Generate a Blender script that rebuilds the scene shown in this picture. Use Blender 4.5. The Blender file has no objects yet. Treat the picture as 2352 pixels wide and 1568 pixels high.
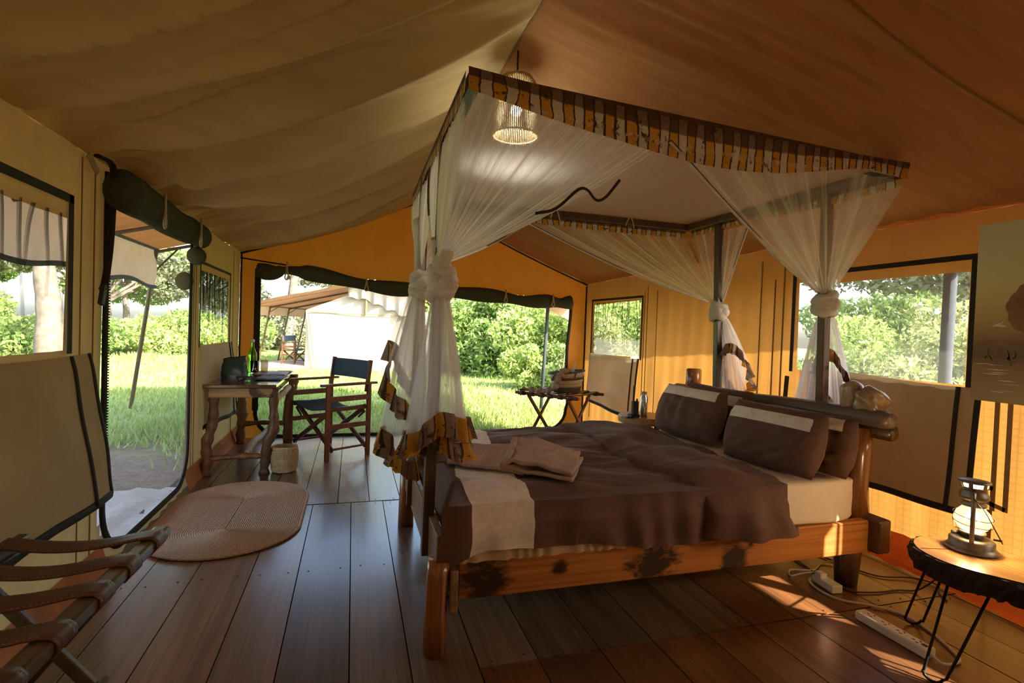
import bpy, math, random
import numpy as np
from mathutils import Vector, Matrix

SC = bpy.context.scene
COL = SC.collection
PI = math.pi
rnd = random.Random(7)

# ------------------------------------------------------------------ camera
EYE = Vector((0.0, 0.0, 1.25))
YAW, PITCH, ROLL = math.radians(16.843), math.radians(-1.283), math.radians(1.998)
_f = Vector((math.sin(YAW) * math.cos(PITCH), math.cos(YAW) * math.cos(PITCH), math.sin(PITCH)))
_r0 = Vector((math.cos(YAW), -math.sin(YAW), 0))
_u0 = _r0.cross(_f)
_r = math.cos(ROLL) * _r0 + math.sin(ROLL) * _u0
_u = -math.sin(ROLL) * _r0 + math.cos(ROLL) * _u0
cam_data = bpy.data.cameras.new('camera')
cam_data.sensor_width = 36.0
cam_data.lens = 1209.56 / 2352 * 36.0
cam_data.clip_start = 0.02
cam_data.clip_end = 300
cam = bpy.data.objects.new('camera', cam_data)
COL.objects.link(cam)
cam.matrix_world = Matrix(((_r.x, _u.x, -_f.x, EYE.x), (_r.y, _u.y, -_f.y, EYE.y), (_r.z, _u.z, -_f.z, EYE.z), (0, 0, 0, 1)))
SC.camera = cam

# ------------------------------------------------------------------ sky, sun, exposure
SUN_EL, SUN_AZ = math.radians(33), math.radians(-52)          # azimuth from +x towards +y
SUN_DIR = Vector((math.cos(SUN_EL) * math.cos(SUN_AZ), math.cos(SUN_EL) * math.sin(SUN_AZ), math.sin(SUN_EL)))
world = bpy.data.worlds.new('sky')
SC.world = world
world.use_nodes = True
wn = world.node_tree
sky = wn.nodes.new('ShaderNodeTexSky')
sky.sky_type = 'NISHITA'
sky.sun_disc = False
sky.sun_elevation = SUN_EL
sky.sun_rotation = math.atan2(SUN_DIR.x, SUN_DIR.y)
sky.dust_density = 3.0
bg = wn.nodes['Background']
wn.links.new(sky.outputs[0], bg.inputs[0])
bg.inputs[1].default_value = 0.66
sun_data = bpy.data.lights.new('sun', 'SUN')
sun_data.energy = 15.0
sun_data.angle = math.radians(0.6)
sun_data.color = (1.0, 0.93, 0.80)
sun = bpy.data.objects.new('sun', sun_data)
COL.objects.link(sun)
sun.rotation_euler = (-SUN_DIR).to_track_quat('-Z', 'Y').to_euler()
SC.view_settings.view_transform = 'Standard'
SC.view_settings.look = 'None'
SC.view_settings.exposure = 0.6
SC.view_settings.gamma = 1.0
SC.view_settings.use_curve_mapping = False
cy = SC.cycles
cy.max_bounces = 10
cy.diffuse_bounces = 4
cy.glossy_bounces = 3
cy.transmission_bounces = 6
cy.transparent_max_bounces = 16
cy.caustics_reflective = False
cy.caustics_refractive = False
cy.sample_clamp_indirect = 6.0

# ------------------------------------------------------------------ mesh helpers
class MB:
    """Collects shapes in world coordinates; build() links them as ONE mesh object."""
    def __init__(self):
        self.v = []; self.f = []; self.uv = []; self.has_uv = False
    def add(self, verts, faces, uv=None):
        b = len(self.v)
        self.v.extend([tuple(p) for p in verts])
        self.f.extend([tuple(b + i for i in q) for q in faces])
        if uv is not None:
            self.has_uv = True
            self.uv.extend([tuple(t) for t in uv])
        else:
            self.uv.extend([(0.0, 0.0)] * len(verts))
        return self
    def box(self, c, s, rot=None):
        c = Vector(c); h = Vector(s) / 2
        pts = []
        for dx in (-1, 1):
            for dy in (-1, 1):
                for dz in (-1, 1):
                    q = Vector((dx * h.x, dy * h.y, dz * h.z))
                    if rot is not None: q = rot @ q
                    pts.append(c + q)
        self.add(pts, [(0, 1, 3, 2), (4, 6, 7, 5), (0, 4, 5, 1), (2, 3, 7, 6), (0, 2, 6, 4), (1, 5, 7, 3)])
        return self
    def bar(self, a, b, w, h, up=(0, 0, 1)):
        """rectangular bar from a to b; w across, h along up"""
        a = Vector(a); b = Vector(b); d = (b - a); L = d.length; d.normalize()
        x = d.cross(Vector(up))
        if x.length < 1e-4: x = d.cross(Vector((0, 1, 0)))
        x.normalize(); z = x.cross(d)
        m = Matrix((x, d, z)).transposed()
        return self.box((a + b) / 2, (w, L, h), m)
    def tube(self, pts, r, n=8, cap=True, closed=False, squash=None, wob=0.0, seed=0):
        """tube along points; r number or list"""
        R = random.Random(seed)
        pts = [Vector(p) for p in pts]
        k = len(pts)
        rs = r if isinstance(r, (list, tuple)) else [r] * k
        vs = []; ref = None
        for i, p in enumerate(pts):
            if closed: t = pts[(i + 1) % k] - pts[(i - 1) % k]
            else: t = pts[min(i + 1, k - 1)] - pts[max(i - 1, 0)]
            if t.length < 1e-9: t = Vector((0, 0, 1))
            t.normalize()
            if ref is None:
                ref = Vector((0, 0, 1)) if abs(t.z) < 0.9 else Vector((1, 0, 0))
            x = ref - t * ref.dot(t)
            if x.length < 1e-5: x = t.orthogonal()
            x.normalize(); y = t.cross(x); ref = x
            for j in range(n):
                a = 2 * PI * j / n
                rr = rs[i] * (1 + wob * (R.random() - 0.5) * 2)
                sx, sy = squash if squash else (1, 1)
                vs.append(p + x * math.cos(a) * rr * sx + y * math.sin(a) * rr * sy)
        fs = []
        m = k if closed else k - 1
        for i in range(m):
            for j in range(n):
                a = i * n + j; b = i * n + (j + 1) % n
                c = ((i + 1) % k) * n + (j + 1) % n; d = ((i + 1) % k) * n + j
                fs.append((a, b, c, d))
        if cap and not closed:
            fs.append(tuple(range(n))[::-1]); fs.append(tuple((k - 1) * n + j for j in range(n)))
        self.add(vs, fs)
        return self
    def lathe(self, prof, c=(0, 0, 0), n=24, axis=None, sx=1, sy=1):
        """profile of (radius, height) round a vertical axis through c"""
        c = Vector(c); vs = []; fs = []
        k = len(prof)
        for (r, h) in prof:
            for j in range(n):
                a = 2 * PI * j / n
                q = Vector((r * math.cos(a) * sx, r * math.sin(a) * sy, h))
                if axis is not None: q = axis @ q
                vs.append(c + q)
        for i in range(k - 1):
            for j in range(n):
                fs.append((i * n + j, i * n + (j + 1) % n, (i + 1) * n + (j + 1) % n, (i + 1) * n + j))
        if prof[0][0] > 1e-4: fs.append(tuple(range(n))[::-1])
        if prof[-1][0] > 1e-4: fs.append(tuple((k - 1) * n + j for j in range(n)))
        self.add(vs, fs)
        return self
    def grid(self, fn, nu, nv, keep=None, uvs=(1, 1), wrap=False):
        """surface fn(u, v) over [0,1]x[0,1]"""
        vs = []; uv = []; fs = []
        for i in range(nu + 1):
            for j in range(nv + 1):
                u = i / nu; w = j / nv
                vs.append(fn(u, w)); uv.append((u * uvs[0], w * uvs[1]))
        for i in range(nu):
            for j in range(nv):
                if keep is not None and not keep((i + .5) / nu, (j + .5) / nv): continue
                a = i * (nv + 1) + j
                fs.append((a, a + nv + 1, a + nv + 2, a + 1))
        self.add(vs, fs, uv)
        return self
    def prism(self, outline, z0, z1):
        n = len(outline)
        vs = [(x, y, z0) for x, y in outline] + [(x, y, z1) for x, y in outline]
        fs = [tuple(range(n))[::-1], tuple(range(n, 2 * n))]
        fs += [(i, (i + 1) % n, n + (i + 1) % n, n + i) for i in range(n)]
        return self.add(vs, fs)
    def ball(self, c, r, n=10, m=6, s=(1, 1, 1)):
        prof = [(math.sin(PI * i / m) * r, -math.cos(PI * i / m) * r * s[2]) for i in range(m + 1)]
        prof[0] = (1e-5, prof[0][1]); prof[-1] = (1e-5, prof[-1][1])
        return self.lathe(prof, c, n, sx=s[0], sy=s[1])
    def build(self, name, mat, parent=None, smooth=False, local=False, bevel=0, solid=0, subsurf=0):
        me = bpy.data.meshes.new(name)
        vs = self.v
        if parent is not None and not local:
            o = parent
            off = Vector((0, 0, 0))
            while o is not None:
                off += o.location; o = o.parent
            vs = [(p[0] - off.x, p[1] - off.y, p[2] - off.z) for p in vs]
        me.from_pydata(vs, [], self.f)
        if self.has_uv:
            lay = me.uv_layers.new(name='UVMap')
            idx = np.empty(len(me.loops), dtype=np.int32)
            me.loops.foreach_get('vertex_index', idx)
            lay.data.foreach_set('uv', np.array(self.uv, dtype=np.float32)[idx].ravel())
        if smooth:
            me.polygons.foreach_set('use_smooth', [True] * len(me.polygons))
        me.materials.append(mat)
        me.update()
        ob = bpy.data.objects.new(name, me)
        COL.objects.link(ob)
        if parent is not None: ob.parent = parent
        if bevel:
            bm_ = ob.modifiers.new('bevel', 'BEVEL'); bm_.width = bevel; bm_.segments = 2; bm_.limit_method = 'ANGLE'
        if solid:
            sm = ob.modifiers.new('solid', 'SOLIDIFY'); sm.thickness = solid; sm.offset = 0
        if subsurf:
            ss = ob.modifiers.new('sub', 'SUBSURF'); ss.levels = subsurf; ss.render_levels = subsurf
        return ob

def fast_mesh(name, verts, faces, mat, parent=None, smooth=False, loc=(0, 0, 0)):
    """numpy arrays (n,3) and (m,k) into a mesh object"""
    me = bpy.data.meshes.new(name)
    n = len(verts); m, k = faces.shape
    me.vertices.add(n); me.vertices.foreach_set('co', np.asarray(verts, dtype=np.float32).ravel())
    me.loops.add(m * k); me.loops.foreach_set('vertex_index', faces.astype(np.int32).ravel())
    me.polygons.add(m)
    me.polygons.foreach_set('loop_start', np.arange(0, m * k, k, dtype=np.int32))
    me.polygons.foreach_set('loop_total', np.full(m, k, dtype=np.int32))
    if smooth: me.polygons.foreach_set('use_smooth', np.ones(m, dtype=bool))
    me.update(calc_edges=True)
    me.materials.append(mat)
    ob = bpy.data.objects.new(name, me); COL.objects.link(ob)
    ob.location = loc
    if parent is not None: ob.parent = parent
    return ob

def thing(name, label, cat, loc=(0, 0, 0), rz=0, group=None):
    o = bpy.data.objects.new(name, None); COL.objects.link(o)
    o.empty_display_size = 0.1
    o.location = loc; o.rotation_euler = (0, 0, rz)
    o['label'] = label; o['category'] = cat
    if group: o['group'] = group
    return o
def tag(o, label, cat, group=None):
    o['label'] = label; o['category'] = cat
    if group: o['group'] = group
    return o
def struct_empty(name, loc=(0, 0, 0)):
    o = bpy.data.objects.new(name, None); COL.objects.link(o); o.location = loc
    o['kind'] = 'structure'
    return o
def struct(o):
    o['kind'] = 'structure'; return o
def copy_tree(o, parent=None):
    c = o.copy(); COL.objects.link(c)
    if parent is not None: c.parent = parent
    for ch in list(o.children): copy_tree(ch, c)
    return c
def lerp(a, b, t): return Vector(a) * (1 - t) + Vector(b) * t
def catmull(pts, n=6):
    """smooth polyline through points"""
    P = [Vector(p) for p in pts]; P = [P[0] * 2 - P[1]] + P + [P[-1] * 2 - P[-2]]
    out = []
    for i in range(1, len(P) - 2):
        for k in range(n):
            t = k / n; a, b, c, d = P[i - 1], P[i], P[i + 1], P[i + 2]
            out.append(0.5 * ((2 * b) + (c - a) * t + (2 * a - 5 * b + 4 * c - d) * t * t + (3 * b - a - 3 * c + d) * t ** 3))
    out.append(P[-2]); return out
def waves(seed, n=6, lo=2, hi=14):
    """a smooth random function of (x, y), about -1..1"""
    R = random.Random(seed)
    T = [(R.uniform(lo, hi), R.uniform(0, PI * 2), R.uniform(0, 6.28)) for _ in range(n)]
    def f(x, y):
        return sum(math.sin((x * math.cos(a) + y * math.sin(a)) * k + p) for k, a, p in T) / n ** 0.5 / 1.2
    return f

# ------------------------------------------------------------------ materials
class NT:
    def __init__(self, name):
        self.m = bpy.data.materials.new(name); self.m.use_nodes = True
        self.t = self.m.node_tree; self.t.nodes.clear()
        self.out = self.t.nodes.new('ShaderNodeOutputMaterial')
    def n(self, typ, **kw):
        x = self.t.nodes.new(typ)
        for k, v in kw.items():
            if k.startswith('i_'):
                key = k[2:]
                key = int(key) if key.isdigit() else key.replace('_', ' ')
                self.put(x.inputs[key], v)
            else: setattr(x, k, v)
        return x
    def put(self, sock, v):
        if hasattr(v, 'links'): self.t.links.new(v, sock)
        elif isinstance(v, bpy.types.Node): self.t.links.new(v.outputs[0], sock)
        else:
            if isinstance(v, tuple) and len(v) == 3 and sock.type == 'RGBA': v = (*v, 1)
            sock.default_value = v
    def coord(self, which='Object', scale=(1, 1, 1), rot=(0, 0, 0), rand=False):
        tc = self.n('ShaderNodeTexCoord')
        mp = self.n('ShaderNodeMapping'); self.put(mp.inputs[0], tc.outputs[which])
        mp.inputs['Scale'].default_value = scale; mp.inputs['Rotation'].default_value = rot
        if rand:
            oi = self.n('ShaderNodeObjectInfo')
            mu = self.n('ShaderNodeMath', operation='MULTIPLY'); self.put(mu.inputs[0], oi.outputs['Random']); mu.inputs[1].default_value = 37.0
            cb = self.n('ShaderNodeCombineXYZ'); self.put(cb.inputs[0], mu.outputs[0]); self.put(cb.inputs[1], mu.outputs[0]); self.put(cb.inputs[2], mu.outputs[0])
            self.put(mp.inputs['Location'], cb.outputs[0])
        return mp.outputs[0]
    def noise(self, vec, scale=5, detail=3, rough=.5, dist=0):
        x = self.n('ShaderNodeTexNoise'); self.put(x.inputs['Vector'], vec)
        x.inputs['Scale'].default_value = scale; x.inputs['Detail'].default_value = detail
        x.inputs['Roughness'].default_value = rough; x.inputs['Distortion'].default_value = dist
        return x.outputs['Fac']
    def ramp(self, fac, stops):
        x = self.n('ShaderNodeValToRGB'); self.put(x.inputs[0], fac)
        el = x.color_ramp.elements
        while len(el) < len(stops): el.new(0.5)
        for e, (p, c) in zip(el, stops):
            e.position = p; e.color = (*c, 1) if len(c) == 3 else c
        return x.outputs[0]
    def val(self, fac, a, b, c=0.0, d=1.0):
        x = self.n('ShaderNodeMapRange'); self.put(x.inputs[0], fac)
        for i, q in enumerate((a, b, c, d)): x.inputs[i + 1].default_value = q
        return x.outputs[0]
    def mix(self, fac, a, b, mode='MIX'):
        x = self.n('ShaderNodeMix', data_type='RGBA', blend_type=mode)
        self.put(x.inputs[0], fac); self.put(x.inputs[6], a); self.put(x.inputs[7], b)
        return x.outputs[2]
    def math(self, op, a, b=0.0):
        x = self.n('ShaderNodeMath', operation=op); self.put(x.inputs[0], a); self.put(x.inputs[1], b)
        return x.outputs[0]
    def bump(self, h, strength=.3, dist=.01, prev=None):
        x = self.n('ShaderNodeBump'); self.put(x.inputs['Height'], h)
        x.inputs['Strength'].default_value = strength; x.inputs['Distance'].default_value = dist
        if prev is not None: self.put(x.inputs['Normal'], prev)
        return x.outputs[0]
    def bsdf(self, col, rough=.6, normal=None, metal=0, spec=.5, coat=0, **kw):
        x = self.n('ShaderNodeBsdfPrincipled')
        self.put(x.inputs['Base Color'], col); self.put(x.inputs['Roughness'], rough)
        x.inputs['Metallic'].default_value = metal; x.inputs['Specular IOR Level'].default_value = spec
        x.inputs['Coat Weight'].default_value = coat
        if coat: x.inputs['Coat Roughness'].default_value = .15
        if normal is not None: self.put(x.inputs['Normal'], normal)
        for k, v in kw.items(): self.put(x.inputs[k.replace('_', ' ')], v)
        return x.outputs[0]
    def mixs(self, fac, a, b):
        x = self.n('ShaderNodeMixShader'); self.put(x.inputs[0], fac); self.put(x.inputs[1], a); self.put(x.inputs[2], b)
        return x.outputs[0]
    def done(self, sh):
        self.t.links.new(sh, self.out.inputs[0]); return self.m

def plain(name, col, rough=.6, metal=0, spec=.5, noise=0.12, scale=20, bump=0.0, coat=0):
    t = NT(name); c = t.coord()
    n = t.noise(c, scale, 4)
    dk = tuple(x * (1 - noise) for x in col); lt = tuple(min(1, x * (1 + noise)) for x in col)
    cc = t.ramp(n, [(.3, dk), (.7, lt)])
    nm = t.bump(n, bump, .01) if bump else None
    return t.done(t.bsdf(cc, rough, nm, metal, spec, coat))

def sheet(name, col, trans, tcol=None, var=.12, bump=.15, rib=None, stretch=(1, 1, 1), wscale=6, grid=None):
    """thin cloth: diffuse in front, translucent through"""
    t = NT(name); c = t.coord('Object', stretch)
    n = t.noise(c, wscale, 4, .6)
    def vary(k):
        return t.ramp(n, [(.25, tuple(x * (1 - var) for x in k)), (.75, tuple(min(1, x * (1 + var)) for x in k))])
    a = vary(col); b = vary(tcol or col)
    if grid:
        g1 = t.coord('Object', (grid,) * 3)
        sp = t.n('ShaderNodeSeparateXYZ'); t.put(sp.inputs[0], g1)
        def line(s):
            fr = t.math('FRACT', s); return t.math('LESS_THAN', fr, .16)
        ln = t.math('MAXIMUM', line(sp.outputs[1]), line(sp.outputs[2]))
        low = t.val(t.math('MULTIPLY', sp.outputs[2], 1.0 / grid), .93, .97, 1, 0)
        ln = t.math('MULTIPLY', t.math('MULTIPLY', ln, low), .28)
        b = t.mix(ln, b, tuple(x * .35 for x in (tcol or col)))
    nm = t.bump(n, bump, .02)
    d = t.n('ShaderNodeBsdfDiffuse'); t.put(d.inputs[0], a); t.put(d.inputs['Normal'], nm)
    tr = t.n('ShaderNodeBsdfTranslucent'); t.put(tr.inputs[0], b); t.put(tr.inputs['Normal'], nm)
    return t.done(t.mixs(trans, d.outputs[0], tr.outputs[0]))

def net(name, col, a0, a1, stripes=1.0, white=True, soft=.5):
    """sheer net: uv.x counts pleats, uv.y runs 0..1 to where it gathers (denser)"""
    t = NT(name); c = t.coord('UV')
    sp = t.n('ShaderNodeSeparateXYZ'); t.put(sp.inputs[0], c)
    mp = t.n('ShaderNodeMapping'); t.put(mp.inputs[0], c); mp.inputs['Scale'].default_value = (1, .25, 1)
    n = t.noise(mp.outputs[0], .62, 4, .72)
    st = t.val(n, .47, .70, 0, stripes)
    base = t.val(sp.outputs[1], 0, 1, a0, a1)
    al = t.math('MINIMUM', t.math('ADD', base, t.math('MULTIPLY', st, soft)), .97)
    tp = t.n('ShaderNodeBsdfTransparent')
    d = t.n('ShaderNodeBsdfDiffuse'); t.put(d.inputs[0], col)
    tr = t.n('ShaderNodeBsdfTranslucent'); t.put(tr.inputs[0], col)
    return t.done(t.mixs(al, tp.outputs[0], t.mixs(.5, d.outputs[0], tr.outputs[0])))

def wood(name, c1, c2, along='y', rough=.45, coat=0, grain=3.0, spots=None, bump=.15, c3=None, spec=.5, rand=True, burns=None):
    t = NT(name)
    s = {'x': (.3, 7, 7), 'y': (7, .3, 7), 'z': (7, 7, .3)}[along]
    c = t.coord('Object', s, rand=rand)
    n = t.noise(c, grain, 6, .65, .12)
    n2 = t.noise(t.coord('Object', tuple(q ** .5 for q in s), rand=rand), 1.2, 2)
    col = t.ramp(n, [(.3, c2), (.5, tuple((a + b) / 2 for a, b in zip(c1, c2))), (.7, c1)])
    if c3: col = t.mix(t.val(n2, .45, .7, 0, .75), col, c3)
    oi = t.n('ShaderNodeObjectInfo')
    if rand:
        col = t.mix(.9, col, t.ramp(oi.outputs['Random'], [(0, (.50, .48, .50)), (.35, (.95, .88, .82)), (.7, (1.1, 1.02, .95)), (1, (1.4, 1.25, 1.1))]), 'MULTIPLY')
    if spots:
        n3 = t.noise(t.coord('Object', (1, 1, 1.3), rand=False), spots, 3, .5, .4)
        col = t.mix(t.val(n3, .54, .60, 0, .93), col, (.012, .007, .004))
    fg = t.noise(t.coord('Object', tuple(q * (6 if q > 1 else 1.6) for q in s), rand=rand), grain * .8, 4, .7, .1)
    col = t.mix(.75, col, t.ramp(fg, [(.32, (.45, .42, .40)), (.5, (1, 1, 1)), (.72, (1.25, 1.22, 1.2))]), 'MULTIPLY')
    if burns:
        so = t.n('ShaderNodeSeparateXYZ'); t.put(so.inputs[0], t.coord('Object'))
        wob = t.noise(t.coord('Object', (.7, 1, 1.5)), 15, 5, .68, .5)
        m = None
        for (bx, bz, rx, rz) in burns:
            dx = t.math('DIVIDE', t.math('SUBTRACT', so.outputs[0], bx), rx); dz = t.math('DIVIDE', t.math('SUBTRACT', so.outputs[2], bz), rz)
            q = t.math('ADD', t.math('ADD', t.math('MULTIPLY', dx, dx), t.math('MULTIPLY', dz, dz)), t.math('MULTIPLY', t.math('SUBTRACT', wob, .5), 4.6))
            k = t.val(q, .35, 1.5, 1, 0)
            m = k if m is None else t.math('MAXIMUM', m, k)
        col = t.mix(t.math('MULTIPLY', m, .94), col, (.012, .007, .004))
    nm = t.bump(n, bump, .004)
    rg = t.val(n2, .3, .7, rough * .88, rough * 1.12)
    return t.done(t.bsdf(col, rg, nm, 0, spec, coat))

CANVAS_L = (.72, .50, .25)
M = {}
M['canvas_left'] = sheet('canvas_tan_left_wall', (.40, .30, .145), .13, (.86, .58, .22), stretch=(1, 2.5, .8), wscale=3, var=.07)
M['canvas_right'] = sheet('canvas_gold_right_wall', (.27, .205, .10), .15, (.90, .43, .085), stretch=(1, 2.5, .8), wscale=3, var=.07, grid=26)
M['canvas_back'] = sheet('canvas_orange_gable', (.46, .21, .055), .22, (.95, .31, .03), stretch=(1.5, 1, .8), wscale=3, var=.07)
M['canvas_front'] = sheet('canvas_front_wall', (.40, .27, .12), .04, wscale=3)
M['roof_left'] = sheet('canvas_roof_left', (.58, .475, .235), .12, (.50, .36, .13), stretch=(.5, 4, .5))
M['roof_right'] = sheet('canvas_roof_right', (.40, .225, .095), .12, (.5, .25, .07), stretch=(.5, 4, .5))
M['fly'] = sheet('orange_flysheet', (.75, .29, .11), .03, (.85, .40, .15), stretch=(1, 3, 1), wscale=2)
M['fly_side'] = sheet('tan_awning_flap', (.52, .34, .21), .35, (.70, .46, .30), stretch=(1, 1, 1), wscale=3)
M['flap'] = sheet('olive_tan_flap', (.46, .39, .25), .25, (.55, .44, .24), wscale=3)
M['flap_dark'] = sheet('brown_grey_flap', (.36, .30, .21), .08, (.45, .34, .2), wscale=3)
M['flap_pale'] = sheet('pale_cream_flap', (.62, .56, .42), .3, (.6, .5, .32), wscale=3)
M['roll'] = sheet('dark_green_rolled_canvas', (.085, .095, .06), .08, (.12, .12, .06), wscale=8)
M['binding'] = plain('black_binding_tape', (.012, .013, .014), .8, bump=.2, scale=200)
M['piping'] = plain('dark_brown_piping', (.035, .022, .012), .8)
M['seam'] = sheet('brown_seam_tape_and_shadow', (.30, .20, .09), .10, (.6, .36, .12))
M['mesh_dark'] = net('grey_insect_mesh', (.10, .11, .09), .22, .22, .0)
M['mesh_folds'] = net('black_gathered_mesh', (.03, .034, .03), .58, .12, .0)
M['mesh_clear'] = net('pale_insect_mesh', (.45, .47, .42), .12, .12, .0)
M['white_net'] = net('white_mosquito_net', (.93, .95, .90), .24, .62, 1.0, soft=.62)
M['white_film'] = net('white_film_mesh', (.9, .92, .9), .38, .38, 0)
M['white_sheer'] = net('white_mosquito_net_sheer', (.93, .95, .90), .15, .60, 1.0, soft=.60)
M['white_tail'] = net('white_net_gathered', (.95, .95, .98), .60, .26, 1.0, soft=.42)
M['white_roof'] = net('white_net_roof', (.93, .90, .86), .52, .52, .5, soft=.2)
M['white_knot'] = sheet('white_net_knotted', (.86, .85, .82), .35, (.8, .78, .74), wscale=14, bump=.3)
def kitenge(brown=False):
    t = NT('kitenge_ruffle_print' if brown else 'kitenge_print')
    c = t.coord('UV')
    sp = t.n('ShaderNodeSeparateXYZ'); t.put(sp.inputs[0], c)
    n = t.noise(c, 5, 4, .7); nb = t.noise(c, 1.1, 2)
    x = t.math('ADD', t.math('MULTIPLY', sp.outputs[0], 8.5), t.math('ADD', t.math('MULTIPLY', n, .55), t.math('MULTIPLY', nb, 2.2)))
    idx = t.math('FLOOR', x); fr = t.math('FRACT', x)
    par = t.math('GREATER_THAN', t.math('MODULO', idx, 3.0), 1.5) if brown else t.math('MODULO', idx, 2.0)
    blk = t.math('GREATER_THAN', t.noise(c, 14, 3, .7), .5)
    col = t.mix(par, t.mix(t.math('MULTIPLY', n, .6), *(((.30, .19, .13), (.16, .09, .05)) if brown else ((.68, .58, .50), (.40, .31, .25)))), t.mix(n, (.66, .34, .03), (.45, .20, .02)))
    dark = t.mix(n, (.085, .042, .02), (.03, .014, .008))
    gap = t.math('MAXIMUM', t.math('LESS_THAN', fr, t.val(nb, .3, .7, .10, .26)), t.val(t.noise(c, 7, 5, .75), .57, .62, 0, 1))
    top = t.val(t.math('ADD', sp.outputs[1], t.math('MULTIPLY', n, .05)), .132, .142, 1, 0)
    col = t.mix(t.math('MULTIPLY', top, 0.0 if brown else .9), col, t.mix(par, (.17, .10, .05), (.06, .032, .018)))
    col = t.mix(t.math('MINIMUM', gap, 1.0), col, dark)
    d = t.bsdf(col, .75)
    tr = t.n('ShaderNodeBsdfTranslucent'); t.put(tr.inputs[0], col)
    return t.done(t.mixs(.25, d, tr.outputs[0]))
M['kitenge'] = kitenge(); M['kitenge_ruffle'] = kitenge(True)
M['kitenge_trim'] = plain('brown_print_trim', (.10, .06, .03), .8, noise=.7, scale=60)
M['plank'] = wood('floor_plank', (.27, .18, .115), (.12, .074, .047), 'y', .28, .30, 2.2, c3=(.19, .145, .115), bump=.10)
M['plank_dark'] = wood('floor_plank_reddish', (.23, .105, .04), (.10, .04, .016), 'y', .34, .3, 2.2, c3=(.14, .065, .03), bump=.10)
M['subfloor'] = plain('dark_gap', (.012, .008, .006), .9)
M['nail'] = plain('nail_head', (.02, .016, .014), .5, .6)
M['orange_pale'] = sheet('faded_orange_groundsheet', (.52, .25, .14), .2, (.7, .3, .12), wscale=4, var=.25)
M['orange_sheet'] = sheet('orange_groundsheet', (.62, .15, .05), .2, (.7, .2, .06), wscale=4)
M['post_dark'] = wood('dark_brown_post', (.11, .062, .033), (.05, .028, .016), 'z', .4, .2)
M['bed_wood'] = wood('varnished_bed_timber', (.55, .23, .055), (.32, .115, .026), 'x', .55, .0, 2.0, spec=.3, burns=[(-.93, .26, .11, .11), (-.60, .27, .035, .03), (-.16, .25, .13, .075), (.27, .22, .07, .08), (.36, .30, .025, .03), (.62, .33, .02, .02)])
M['bed_log'] = wood('varnished_bed_log', (.42, .18, .05), (.17, .062, .02), 'z', .28, .5, 2.0)
M['bed_end'] = wood('pale_bed_timber', (.40, .25, .12), (.24, .13, .06), 'y', .4, .1)
M['log_dark'] = wood('dark_log_leg', (.075, .035, .015), (.03, .014, .008), 'z', .35, .3)
M['head_beam'] = wood('weathered_blue_brown_beam', (.22, .15, .09), (.08, .05, .03), 'y', .45, .15, 3.0, c3=(.10, .17, .18), bump=.4)
M['burl'] = wood('polished_burl', (.46, .33, .20), (.15, .08, .035), 'z', .32, .3, 1.3, rand=False)
def satin(name, col):
    t = NT(name); n = t.noise(t.coord('Object'), 40, 4)
    c = t.ramp(n, [(.3, tuple(x * .9 for x in col)), (.7, tuple(x * 1.1 for x in col))])
    return t.done(t.bsdf(c, .72, t.bump(n, .10, .004), spec=.16, Sheen_Weight=.10, Sheen_Roughness=.4))
M['brown_cotton'] = satin('dark_brown_cotton', (.125, .064, .043))
M['cream_cotton'] = satin('cream_cotton', (.74, .64, .53))
M['sheet_cotton'] = sheet('ivory_sheet_cotton', (.68, .55, .42), .04, wscale=12, bump=.1, var=.05)
M['skirt'] = satin('tan_satin', (.46, .30, .17))
M['throw'] = sheet('rose_brown_wool', (.50, .345, .275), .03, wscale=120, bump=.5, var=.18)
M['throw_fringe'] = plain('brown_wool_fringe', (.14, .08, .055), .9, scale=80, bump=.4)
M['rustic'] = wood('rustic_branch_wood', (.27, .14, .06), (.06, .03, .013), 'z', .55, .1, 1.6, bump=.4)
M['rustic_pale'] = plain('peeled_pale_branch', (.55, .47, .38), .7, noise=.3, scale=30, bump=.3)
M['desk_board'] = wood('desk_board', (.45, .29, .13), (.20, .10, .04), 'x', .45, .1, spots=7)
M['desk_top'] = wood('dark_desk_top', (.17, .085, .04), (.08, .038, .02), 'y', .18, .5)
M['chair_wood'] = wood('reddish_chair_wood', (.17, .062, .032), (.075, .026, .014), 'z', .38, .2)
M['chair_canvas'] = sheet('navy_chair_canvas', (.14, .20, .26), .40, (.20, .34, .42), wscale=60)
M['basket'] = plain('woven_palm', (.42, .31, .16), .8, noise=.3, scale=90, bump=.6)
M['basket_rib'] = plain('woven_palm_rib', (.50, .38, .21), .8, noise=.25, scale=60, bump=.4)
M['rug'] = plain('sisal_coil', (.56, .40, .25), .85, noise=.35, scale=160, bump=.7)
M['leather'] = plain('brown_leather_strap', (.105, .042, .022), .42, noise=.25, scale=14, bump=.15)
M['stitch'] = plain('pale_stitching', (.42, .33, .24), .8)
M['rack_wood'] = wood('grey_brown_rack_beam', (.13, .10, .075), (.07, .052, .04), 'y', .35, .25)
M['bark'] = plain('dark_bark', (.022, .012, .008), .75, noise=.5, scale=30, bump=1.0)
M['slab_top'] = wood('sawn_slab_face', (.62, .36, .13), (.38, .19, .065), 'y', .35, .2, 1.6)
M['black_metal'] = plain('black_steel_rod', (.012, .012, .012), .4, .6)
M['lantern_metal'] = plain('aged_tin', (.22, .19, .15), .42, .8, noise=.3, scale=30)
M['white_plastic'] = plain('white_plastic', (.70, .68, .63), .4, noise=.03)
M['slot'] = plain('dark_socket_slot', (.02, .02, .02), .6)
M['cable_white'] = plain('white_cable', (.62, .60, .55), .5, noise=.03)
M['cable_black'] = plain('black_cable', (.012, .012, .012), .5)
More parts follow.
